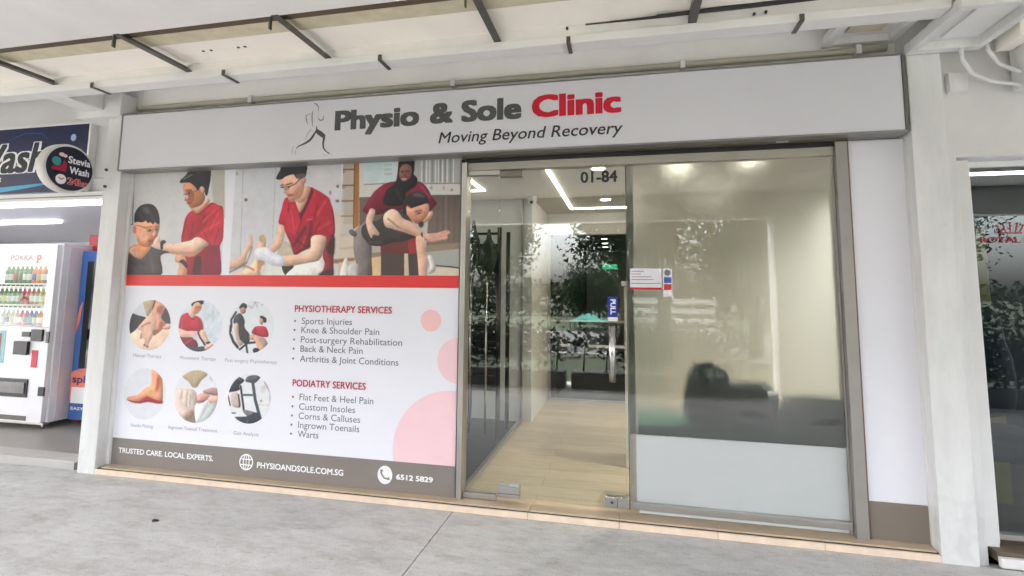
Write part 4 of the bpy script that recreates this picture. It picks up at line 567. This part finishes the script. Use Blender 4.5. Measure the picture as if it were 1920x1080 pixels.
# bench and bags behind the frosted glass
bn=thing('window_bench','low white cabinet with dark green top behind the frosted glass','bench')
box('cabinet_front',mat('cabinet_white',(222,226,222),.5,var=.02),bn,.08,1.45,.045,.42,.05,.535); box('bench_top',mat('bench_green',(20,92,70),.8,var=.06),bn,.08,1.45,.029,.44,.543,.602,.002)
bagm=mat('bag_dark',(5,24,22),.9,var=.15,scale=20)
def blob(name,lab,cat,x0,x1,y0,y1,z0,z1,seed,taper=.75):
    bm=bmesh.new(); bmesh.ops.create_cube(bm,size=1); bmesh.ops.subdivide_edges(bm,edges=bm.edges[:],cuts=5,use_grid_fill=True)
    for v in bm.verts:
        c=v.co; r=(abs(c.x*2)**4+abs(c.y*2)**4+abs(c.z*2)**4)**.25; 
        if r>0: c/=max(r,.001)*1.0
        f=1-(1-taper)*max(0,c.z+.5)**1.5; n=noise.noise(Vector((c.x*3+seed,c.y*3,c.z*3)))*.07
        v.co=(x0+(x1-x0)*(.5+c.x*f+n),y0+(y1-y0)*(.5+c.y*f),z0+(z1-z0)*(.5+c.z+n*.5))
    for f in bm.faces: f.smooth=True
    return bm
t=thing('backpack','dark rounded backpack leaning against the frosted glass on the bench','bag'); obj('body',blob('b','','',.37,.68,.022,.26,.603,.99,1,.7),bagm,t)
bm=bmesh.new(); tube(bm,[(.47,.10,.94),(.49,.09,.985),(.53,.09,.995),(.57,.10,.96)],.009,8); obj('handle',bm,bagm,t)
t=thing('handbag','dark handbag standing beside the backpack behind the frosted glass','bag'); obj('body',blob('b','','',.57,.95,.022,.26,.603,.87,3,.9),bagm,t)
bm=bmesh.new(); tube(bm,[(.84,.07,.86),(.88,.055,.80),(.91,.055,.72),(.915,.06,.66)],.012,8); obj('strap',bm,mat('strap_grey',(120,128,126),.5),t)
t=thing('duffel_bag','low dark bag at the right end of the bench','bag'); obj('body',blob('b','','',.95,1.43,.022,.28,.603,.80,5,.92),bagm,t); bm=bmesh.new(); tube(bm,[(1.05,.1,.74),(1.12,.09,.79),(1.25,.09,.79),(1.32,.1,.74)],.01,8); obj('handle',bm,bagm,t)
cbn=thing('added_partition','tall pale cupboard added for the lit wall edge behind the frosted glass','partition'); box('partition_body',mat('partition_cream',(230,226,214),.5,var=.03),cbn,.0,.36,.9,1.3,.046,1.5,.004); box('top',iw,cbn,-.02,.38,.88,1.32,1.502,1.54)  # pale partition added to give the bright band of lit wall behind the glass
# ================================================================ LAUNDRY SHOP (left)
tilef=mat('laundry_tile',(150,146,140),.45,var=.08,scale=3)
box('laundry_floor',tilef,None,-12,-4.22,.16,4.2,-.02,.035,kind='structure')
lw_=mat('laundry_wall',(226,226,232),.5,var=.02)
box('laundry_wall',lw_,None,-12,-4.2,4.1,4.2,.036,2.9,kind='structure'); box('laundry_wall',lw_,None,-4.9,-4.8,1.7,4.1,.036,2.9,kind='structure'); box('laundry_wall',lw_,None,-12.1,-12,.2,4.1,.036,2.9,kind='structure')
box('laundry_ceiling',lw_,None,-12,-4.22,.27,4.2,2.30,2.36,kind='structure')
kb=tag(box('shop_kerb',mat('kerb_grey',(186,184,180),.6,var=.08,scale=5),None,-12,-4.222,-.02,.158,-.03,.045,.008),'low pale kerb in front of the laundry shop','kerb')
tag(box('kerb_end_cap',steel,None,-4.30,-4.224,-.06,-.022,.0,.055,.004),'small dark metal block at the foot of the left pillar','block')
lsn=thing('laundry_fascia','dark blue laundry fascia sign with white outlined script','signboard')
box('face',mat('fascia_navy',(10,22,66),.4,var=.3,scale=2.5),lsn,-9,-4.66,.09,.15,2.30,2.91); box('edge_trim',white,lsn,-4.66,-4.64,.085,.15,2.30,2.93,.002); box('top_trim',white,lsn,-9,-4.66,.085,.15,2.912,2.935,.002)
text('outline','Wash',twhite,lsn,-6.06,-5.10,2.485,.29,.0885,.075,.18,.0006); text('lettering','Wash',mat('script_black',(12,14,22),.5),lsn,-6.03,-5.13,2.492,.276,.0868,.03,.18,.0006)
text('lettering','ds',twhite,lsn,-5.735,-5.63,2.41,.06,.0885,.03)
flat('swoosh',mat('swoosh_cyan',(60,160,200),.4),lsn,[stroke([(-6.2,2.325),(-5.7,2.33),(-5.3,2.36),(-5.0,2.385)],[.05,.05,.03,.004])],.0885); flat('bubble',mat('bubble_white',(170,190,230),.4),lsn,[ell(-4.83,2.79,.03,.032)],.0885); flat('swirl',mat('swirl_blue',(40,70,130),.4),lsn,[stroke([(-5.6,2.8),(-5.4,2.86),(-5.2,2.85),(-5.12,2.78)],[.004,.012,.012,.003])],.0885)
fb=thing('shutter_box','white roller track above the laundry vending machines','shutter'); box('housing',white,fb,-9,-4.27,.10,.26,2.225,2.29,.004); box('slot',steel,fb,-9,-4.27,.094,.099,2.248,2.254)
lt=thing('fluorescent_batten','long lit fluorescent tube under the laundry shutter box','ceiling light'); box('tube',emis('tube_white',(245,248,255),6),lt,-9,-4.36,.20,.235,2.195,2.222,.006)
lt=thing('fluorescent_batten','short lit fluorescent tube on the laundry ceiling','ceiling light'); box('tube',emis('tube_white',(245,248,255),6),lt,-9.2,-7.0,1.6,1.65,2.262,2.295,.01)
# round projecting sign
rs_=thing('round_projecting_sign','round lit-box sign reading Stevia Wash 24hr on a bracket by the left pillar','sign')
RC=Vector((-4.37,-.255,2.40)); RR=.198
bm=bmesh.new(); tube(bm,[(-4.452,RC.y,RC.z),(-4.44,RC.y,RC.z),(-4.382,RC.y,RC.z),(-4.37,RC.y,RC.z)],[RR-.006,RR,RR,RR-.006],48); obj('drum',bm,mat('drum_white',(216,214,210),.45,var=.05),rs_)
def onface(o,x0,dx=.0006):
    if isinstance(o,list): return [onface(q,x0) for q in o]
    for v in o.data.vertices:
        X,Y,Z=v.co; v.co=(RC.x+x0-Y*1.0,RC.y+X,RC.z+Z)
    return o
fc=onface(flat('face',mat('face_navy',(20,24,48),.4,var=.2,scale=9),rs_,[ell(0,0,RR*.9,RR*.9,44)],0,.001),.0004)
def rtext(s,m,x0,x1,zb,cap,b=0,off=.0018): return onface(text('lettering',s,m,rs_,x0,x1,zb,cap,0,b,0),off)
rtext('Stevia',twhite,-.02,.155,.045,.058,.025); rtext('Wash',twhite,-.005,.15,-.038,.058,.025)
rtext('24hr',mat('hr_white',(240,214,214),.5),-.015,.145,-.128,.056,.05); rtext('24hr',red_t,-.012,.142,-.126,.052,.02,.003)
onface(flat('clock_icon',twhite,rs_,[ell(-.062,-.098,.04,.04)],0,.0008),.0016); onface(flat('clock_hands',mat('hand_red',(170,60,70),.5),rs_,[stroke([(-.08,-.085),(-.062,-.1),(-.04,-.085)],.008)],0,.0006),.003)
onface(flat('printed_basket',mat('basket_red',(170,30,60),.5),rs_,[[(-.14,-.03),(-.03,-.035),(-.025,.03),(-.05,.06),(-.06,.02),(-.13,.0)]],0,.0008),.0016); onface(flat('printed_garment',mat('garment_teal',(50,150,150),.5),rs_,[ell(-.105,.04,.035,.035,9)],0,.0008),.0016); onface(flat('printed_foam',mat('foam_pink',(240,200,210),.5),rs_,[ell(-.07,.1,.022,.016,12),ell(-.045,.095,.016,.014,12)],0,.0008),.0016)
pipe('bracket_arm',white,rs_,[(-4.43,-.052,2.37),(-4.32,-.02,2.365),(-4.2155,.02,2.36)],.014,8); box('wall_plate',whiteg,rs_,-4.24,-4.2155,-.06,.06,2.24,2.46,.003)
for z in (2.28,2.42): pipe('bolt',steel,rs_,[(-4.19,-.112,z),(-4.19,-.098,z)],.012,8)
# white drinks vending machine
vm=thing('drinks_vending_machine','white drinks vending machine with rows of bottles behind its window','vending machine')
VW=mat('machine_white',(232,230,234),.35,var=.02,coat=.2)
boxes('cabinet',VW,vm,[(-7.1,-5.64,.862,1.42,.10,1.90),(-5.76,-5.64,.70,.86,.10,1.90),(-7.1,-5.762,.70,.86,1.822,1.90),(-7.1,-5.762,.70,.86,.10,1.012)],.004,True); 
boxes('door',VW,vm,[(-7.08,-5.66,.652,.699,.11,1.04),(-5.76,-5.66,.652,.699,1.042,1.885),(-7.08,-5.762,.652,.699,1.82,1.885)],.006,True)
box('base_rail',alu,vm,-7.1,-5.64,.66,.72,.085,.108,.003)
for x in (-5.72,-6.9): pipe('leg',chrome,vm,[(x,.72,.035),(x,.72,.09)],.016,8)
box('display_back',emis('display_backlight',(240,236,236),.7),vm,-7.08,-5.765,.84,.85,1.05,1.81); box('window_pane',gl,vm,-7.08,-5.764,.654,.658,1.045,1.815)
box('side_panel',mat('machine_side_red',(222,208,210),.45),vm,-5.639,-5.632,.76,1.40,.12,1.86)
for z in (1.485,1.265,1.05):
    rl=box('shelf_rail',white,vm,-7.08,-5.775,.68,.80,z-.035,z-.005,.003)
    for k in range(11): box('price_button',black,rl,-6.50+k*.062,-6.465+k*.062,.672,.679,z-.03,z-.016)
flat('logo_plate',mat('logo_pale',(240,232,236),.5),vm,[[(-6.32,1.715),(-5.80,1.715),(-5.80,1.80),(-6.32,1.80)]],.662,.002)
text('lettering','POKKA',mat('pokka_mauve',(176,96,130),.5),vm,-6.275,-5.98,1.725,.055,.6595,.02); flat('round_emblem',mat('emblem_pink',(250,235,238),.5),vm,[ell(-5.895,1.735,.06,.065)],.6595); text('emblem_letter','P',mat('emblem_red',(206,70,90),.5),vm,-5.925,-5.86,1.695,.085,.658,.05)
box('advert',mat('advert_teal',(150,190,196),.5,var=.2,scale=14),vm,-6.5,-6.22,.648,.6515,.67,1.0); box('advert_figure',mat('advert_brown',(150,100,84),.5,var=.3,scale=18),vm,-6.36,-6.27,.645,.6475,.70,.97)
def vp(name,m,u0,u1,z0,z1,d=.012,**k): return box(name,m,vm,u0,u1,.652-d,.6515,z0,z1,.003)
vp('bill_slot',black,-5.999,-5.894,0.944,0.995,0.012)
vp('coin_panel',black,-5.868,-5.724,0.905,1.021,0.02)
vp('card_reader',black,-6.066,-5.888,0.766,0.899,0.03)
vp('red_label',mat('label_red',(206,40,70),.5),-5.853,-5.773,0.641,0.813,0.004)
vp('return_cup',black,-5.714,-5.637,0.370,0.457,0.014)
vp('lock',steel,-5.687,-5.647,0.889,1.001,0.01)
box('dispense_slot',black,vm,-6.6,-5.862,.640,.6515,.345,.525,.004); box('slot_flap',mat('flap_grey',(120,118,116),.3,.4,var=.3,scale=20),vm,-6.6,-5.885,.630,.6395,.385,.49,.004); box('vent',steel,vm,-6.6,-5.85,.645,.6515,.12,.165)
def bottle(x,z,h,r,body,cap,lab,fluid='bottle'):
    t=thing('drink_bottle',lab,'bottle','drink bottles in the vending machine')
    bm=bmesh.new(); tube(bm,[(x,.755,z),(x,.755,z+.012),(x,.755,z+h*.62),(x,.755,z+h*.80),(x,.755,z+h*.9)],[r*.9,r,r,r*.45,r*.4],10); obj('body',bm,body,t)
    bm=bmesh.new(); tube(bm,[(x,.755,z+h*.9),(x,.755,z+h)],r*.46,8); obj('cap',bm,cap,t)
    bm=bmesh.new(); tube(bm,[(x,.755,z+h*.18),(x,.755,z+h*.5)],r*1.03,10,False); obj('label_wrap',bm,random.choice([twhite,twhite,cap,C_('wrap_red',(200,40,50)),C_('wrap_yellow',(232,196,70)),C_('wrap_green',(50,120,70)),C_('wrap_blue',(60,90,180))]),t)
C_=lambda n,c: mat('drink_'+n,c,.3,var=.05)
cap=C_('cap',(236,236,238))
rows=[(1.485,.20,.0285,[('green',(60,130,72),'green tea bottle on the top vending shelf')]*6+[('orange',(236,130,40),'orange juice bottle on the top vending shelf')]*3+[('cola',(70,50,50),'dark drink bottle at the right end of the top vending shelf')]*2),
 (1.265,.18,.0285,[('green2',(90,140,80),'green bottle on the middle vending shelf')]*5+[('pink',(226,80,120),'pink bottle on the middle vending shelf')]*2+[('amber',(190,120,40),'amber bottle on the middle vending shelf')]*2+[('lime',(196,212,90),'pale lime bottle on the middle vending shelf')]*1+[('red',(206,50,60),'red bottle at the right end of the middle vending shelf')]*2),
 (1.05,.165,.0295,[('white',(232,226,226),'white bottle on the bottom vending shelf')]*4+[('rose',(232,110,140),'rose pink bottle on the bottom vending shelf')]*2+[('blue',(60,96,206),'blue bottle on the bottom vending shelf')]*2+[('peach',(230,120,60),'peach bottle on the bottom vending shelf')]*2+[('navyb',(60,62,84),'dark navy can at the right end of the bottom vending shelf')]*1)]
for z,h_,r,l in rows:
    n=len(l); x1=-5.81; 
    for i,(nm,c,lab) in enumerate(l):
        k=n-1-i; od='rightmost' if k==0 else ('second','third','fourth','fifth','sixth','seventh','eighth','ninth','tenth','eleventh','twelfth')[k-1]+' from the right'
        bottle(x1-k*.062,z,h_,r,C_(nm,c),cap,lab.replace(' at the right end of',' on')+', '+od)
# blue and coral machine
bmn=thing('snack_vending_machine','blue and coral vending machine half hidden behind the left pillar','vending machine')
blue=mat('machine_blue',(62,104,178),.4,var=.03); coral=mat('machine_coral',(240,136,118),.4,var=.03)
box('cabinet',blue,bmn,-5.60,-4.93,.86,1.6,.10,1.83,.008); box('dark_window',mat('window_dark',(20,28,28),.06,var=0),bmn,-5.50,-5.1,.845,.858,.62,1.72); box('lower_panel',coral,bmn,-5.585,-4.95,.846,.8585,.30,.58,.003)
flat('coral_wave',coral,bmn,[[(-5.59,.582),(-4.95,.582),(-4.95,.80),(-5.25,.68)],[(-5.595,.95),(-5.55,1.1),(-5.53,1.3),(-5.565,1.25),(-5.595,1.1)]],.8575)
text('lettering','sph',mat('sph_navy',(40,52,120),.5),bmn,-5.56,-5.35,.475,.075,.8445,.02); box('notice',twhite,bmn,-5.56,-5.05,.842,.8455,.27,.43); text('lettering','EASY',twhite,bmn,-5.565,-5.40,.20,.03,.8575,.03)
for x in (-5.45,-5.0): pipe('leg',chrome,bmn,[(x,.92,.035),(x,.92,.10)],.018,8)
bmn2=thing('red_vending_machine','tall red vending machine behind the blue one, only its edge showing','vending machine'); box('cabinet',mat('machine_red',(180,24,44),.4,var=.03),bmn2,-5.70,-5.605,.99,1.62,.04,2.02,.006)
tp=box('top_panel',mat('machine_red',(180,24,44)),bmn2,-5.598,-4.95,.98,1.05,1.84,2.02,.004); text('lettering','N',twhite,bmn2,-5.53,-5.41,1.90,.11,.9785,.05)
# ================================================================ PET SHOP (right)
ps=thing('pet_shop_door','glass door of the shop at the right edge with red crown sticker','door')
box('pane',glass('pet_glass',(.58,.64,.65),.08),ps,2.02,3.2,.05,.06,.13,2.20); boxes('frame',white,ps,[(2.003,2.02,.03,.08,.08,2.24),(2.02,3.2,.03,.08,2.201,2.235)],.002); box('threshold',alu,ps,2.02,3.2,.03,.08,.10,.128,.002)
crm=mat('crown_red',(150,24,44),.5); text('lettering','ROYAL CA',crm,ps,2.056,2.36,1.752,.036,.0475,.012)
crx,crz=2.21,1.818
flat('crown',crm,ps,[[(crx-.055,crz-.012),(crx+.055,crz-.012),(crx+.055,crz-.004),(crx-.055,crz-.004)]]+[stroke([(crx+dx*.8,crz-.002),(crx+dx*1.15,crz+hh)],.006) for dx,hh in ((-.055,.03),(-.03,.04),(0,.044),(.03,.04),(.055,.03))]+[ell(crx+dx*1.18,crz+hh+.006,.007,.007,8) for dx,hh in ((-.055,.03),(-.03,.04),(0,.044),(.03,.04),(.055,.03))],.0485,.0005)
box('pet_shop_floor',mat('pet_floor',(104,90,74),.5),None,1.95,6,-.06,4,.02,.07,kind='structure'); boxes('pet_shop_wall',mat('pet_wall',(72,80,78),.6),None,[(1.6,6,3.0,3.1,.07,2.6),(1.60,1.72,.35,3.0,.07,2.6)],kind='structure'); box('pet_shop_ceiling',mat('pet_ceiling',(96,104,104),.7),None,1.6,6,.16,3.1,2.45,2.5,kind='structure')
tag(box('threshold_ledge',white,None,1.95,3.2,-.09,-.062,.0,.05,.004),'white threshold ledge below the right-hand shop door','ledge')
tag(box('dark_doorway_panel',navy,None,2.62,3.6,1.7,1.75,.07,2.0),'dark blue panel inside the right-hand shop','panel')
ds=thing('product_display','yellow cardboard product display just inside the right-hand shop','display stand'); box('board',mat('display_yellow',(170,150,84),.6,var=.2,scale=9),ds,2.22,2.50,.75,.79,1.2,1.92,.01); box('foot',mat('display_yellow',(170,150,84)),ds,2.22,2.50,.70,.95,.072,1.19,.01); box('product',mat('pack_dark',(60,56,50),.5,var=.3,scale=14),ds,2.30,2.40,.70,.745,1.25,1.42); box('product',mat('pack_white',(220,216,204),.5),ds,2.28,2.40,.73,.748,1.50,1.56)
t=thing('padded_chair','dark padded chair inside the right-hand shop','chair'); obj('seat_pad',blob('s','','',2.08,2.62,.3,.85,.42,.60,9,.95),mat('chair_navy',(36,42,52),.6),t); obj('backrest',blob('s','','',2.10,2.60,.66,.9,.6,1.42,11,.7),mat('chair_navy',(36,42,52),.6),t)
for x in (2.16,2.54):
    for y in (.38,.8): pipe('leg',steel,t,[(x,y,.072),(x,y,.44)],.016,8)
lt=thing('shop_tube_light','thin lit tube along the top of the right-hand shop door','ceiling light'); box('tube',emis('tube_white',(245,248,255),6),lt,2.05,3.4,.30,.32,2.21,2.23,.004)
# ---- litter on the floor
lf=bmesh.new()
for p in ((0,0,.004),): 
    vs=[lf.verts.new((-2.865+.022*math.cos(a)*(1+.3*math.sin(3*a)),-.67+.016*math.sin(a),.003+.006*abs(math.sin(a*2)))) for a in [k/12*2*math.pi for k in range(12)]]; c=lf.verts.new((-2.865,-.67,.016))
    for k in range(12): lf.faces.new((vs[k],vs[(k+1)%12],c))
    b2=lf.verts.new((-2.865,-.67,.001))
    for k in range(12): lf.faces.new((vs[(k+1)%12],vs[k],b2))
tag(obj('dead_leaf',lf,mat('leaf_black',(42,38,36),.8,var=.3)),'small black dead leaf lying on the pavement','leaf')
# ================================================================ STREET SIDE (seen in the glass)
barkm=mat('bark',(86,74,60),.9,var=.3,scale=14)
def leafm(n,c): 
    m=mat(n,c,.85,var=.45,scale=1.6,spec=.08); return m
L1=leafm('leaf_mid',(46,62,32)); L2=leafm('leaf_dark',(32,47,26)); L3=leafm('leaf_olive',(60,70,38))
def foliage(center,rad,n,size,seed,clumps=14):
    rs=np.random.RandomState(seed); cs=rs.normal(size=(clumps,3)); cs/=np.linalg.norm(cs,axis=1)[:,None]; cs*=rs.uniform(.35,1,(clumps,1)); cs=cs*np.array(rad)
    k=rs.randint(0,clumps,n); p=cs[k]+rs.normal(size=(n,3))*np.array(rad)*.22+np.array(center)
    a=rs.normal(size=(n,3)); a/=np.linalg.norm(a,axis=1)[:,None]; b=np.cross(a,rs.normal(size=(n,3))); b/=np.linalg.norm(b,axis=1)[:,None]; s=size*rs.uniform(.6,1.3,(n,1))
    v=np.stack([p-a*s,p+b*s*.45,p+a*s,p-b*s*.45],1).reshape(-1,3); f=np.arange(n*4).reshape(n,4)
    me=bpy.data.meshes.new('foliage'); me.from_pydata(v.tolist(),[],f.tolist()); return me
def tree(x,y,h,rad,lab,m,seed,n=11000,zc=None):
    t=thing('street_tree',lab,'tree','trees across the street'); z0=-.74; zc=zc or h*.68; rr=random.Random(seed)
    bm=bmesh.new(); tube(bm,[(x,y,z0),(x+.1,y,z0+h*.2),(x-.06,y,z0+h*.42),(x+.1,y,z0+h*.62)],[h*.035,h*.028,h*.022,h*.014],10)
    for k in range(7):
        a=rr.uniform(0,6.28); r=rr.uniform(.5,.9)*rad; tube(bm,[(x,y,z0+h*rr.uniform(.3,.5)),(x+math.cos(a)*r*.5,y+math.sin(a)*r*.5,zc*.9+rr.uniform(-.4,.4)),(x+math.cos(a)*r,y+math.sin(a)*r,zc+rr.uniform(0,1.2))],[h*.014,h*.009,h*.003],7)
    obj('trunk',bm,barkm,t); obj('crown',foliage((x,y,zc),(rad,rad,h*.30),n,.105,seed,26),m,t)
tree(.0,-15,8.5,1.65,'dark leafy tree mirrored in the right half of the entrance door',L2,1,zc=4.6); tree(-5.0,-17,7.0,1.6,'tree mirrored beside the white column in the entrance glass',L1,2,zc=4.2); tree(-7.4,-12,6.5,2.2,'tree mirrored in the slim pane left of the door',L2,3,zc=3.2)
tree(1.3,-15.5,8.0,1.5,'tree mirrored in the left half of the frosted glass',L3,4,5200,zc=4.2); tree(4.2,-15,7.0,1.7,'tree mirrored in the middle of the frosted glass',L1,5,6400,zc=3.2)
tree(-2.6,-36,6,2.2,'distant low tree mirrored in the middle of the door',L2,6,zc=1.6); tree(8,-20,9,2.6,'tree opposite the right-hand shop',L2,7,zc=4); tree(-14,-20,10,4,'large tree far along the street to the left',L2,8,zc=5); tree(13,-24,10,4,'large tree far along the street to the right',L1,9,zc=5)
def hedge(x0,x1,y,h,lab,seed):  # hedges moved in and troughs added to block bright floor in the reflections
    t=thing('planter_hedge',lab,'hedge','hedges in added troughs along the walkway edge')
    box('added_trough',mat('added_trough_grey',(92,90,86),.8,var=.12),t,x0,x1,y-.17,y+.17,.0,.24,.01)
    obj('foliage',foliage(((x0+x1)/2,y,.24+h*.42),((x1-x0)/2*.93,.2,h*.42),int(4600*(x1-x0)/3),.045,seed,90),L2,t); bm=bmesh.new()
    for k in range(8):
        xx=x0+(x1-x0)*(k+.5)/8; tube(bm,[(xx,y,.2),(xx+.05,y,.24+h*.6)],[.016,.006],6)
    obj('stems',bm,barkm,t)
hedge(-6.6,-3.3,-4.62,1.05,'planter hedge mirrored in the slim pane left of the door',21); hedge(-3.2,-.9,-4.6,.93,'planter hedge mirrored in the left half of the door',22); hedge(-.8,1.95,-4.62,.98,'planter hedge mirrored low beside the door handle',23); hedge(3.3,6.4,-4.6,1.0,'planter hedge opposite the right-hand shop',24)
tl=obj('far_treeline',foliage((0,-46,.9),(60,1.5,2.0),9000,.34,77,120),L2,None,kind='stuff',label='far dark line of shrubs and trees across the road',category='trees')
fe=thing('white_slat_fence','white slatted fence mirrored in the frosted glass','fence')
for k in range(4): box('slat',white,fe,.4,4.4,-24.05,-24.0,-.5+k*.48,-.5+k*.48+.26)
for k in range(5): box('post',white,fe,.4+k*1.0,.5+k*1.0,-24.15,-24.06,-.74,1.35)
kc=thing('teal_canopy','low teal canopy across the road mirrored in the door','canopy'); bm=bmesh.new()
for a,b in (((-3.2,-28,.5),(-1.2,-28,.5)),): 
    v=[bm.verts.new(p) for p in ((-3.2,-27,-.2),(-1.0,-27,-.2),(-1.0,-30,-.2),(-3.2,-30,-.2),(-2.1,-28.5,.25))]; bm.faces.new(v[:4][::-1])
    for k in range(4): bm.faces.new((v[k],v[(k+1)%4],v[4]))
obj('roof',bm,mat('canopy_teal',(30,110,96),.6),kc)
for x in (-3.1,-1.1):
    for y in (-27.1,-29.9): pipe('post',steel,kc,[(x,y,-.74),(x,y,-.2)],.03,6)
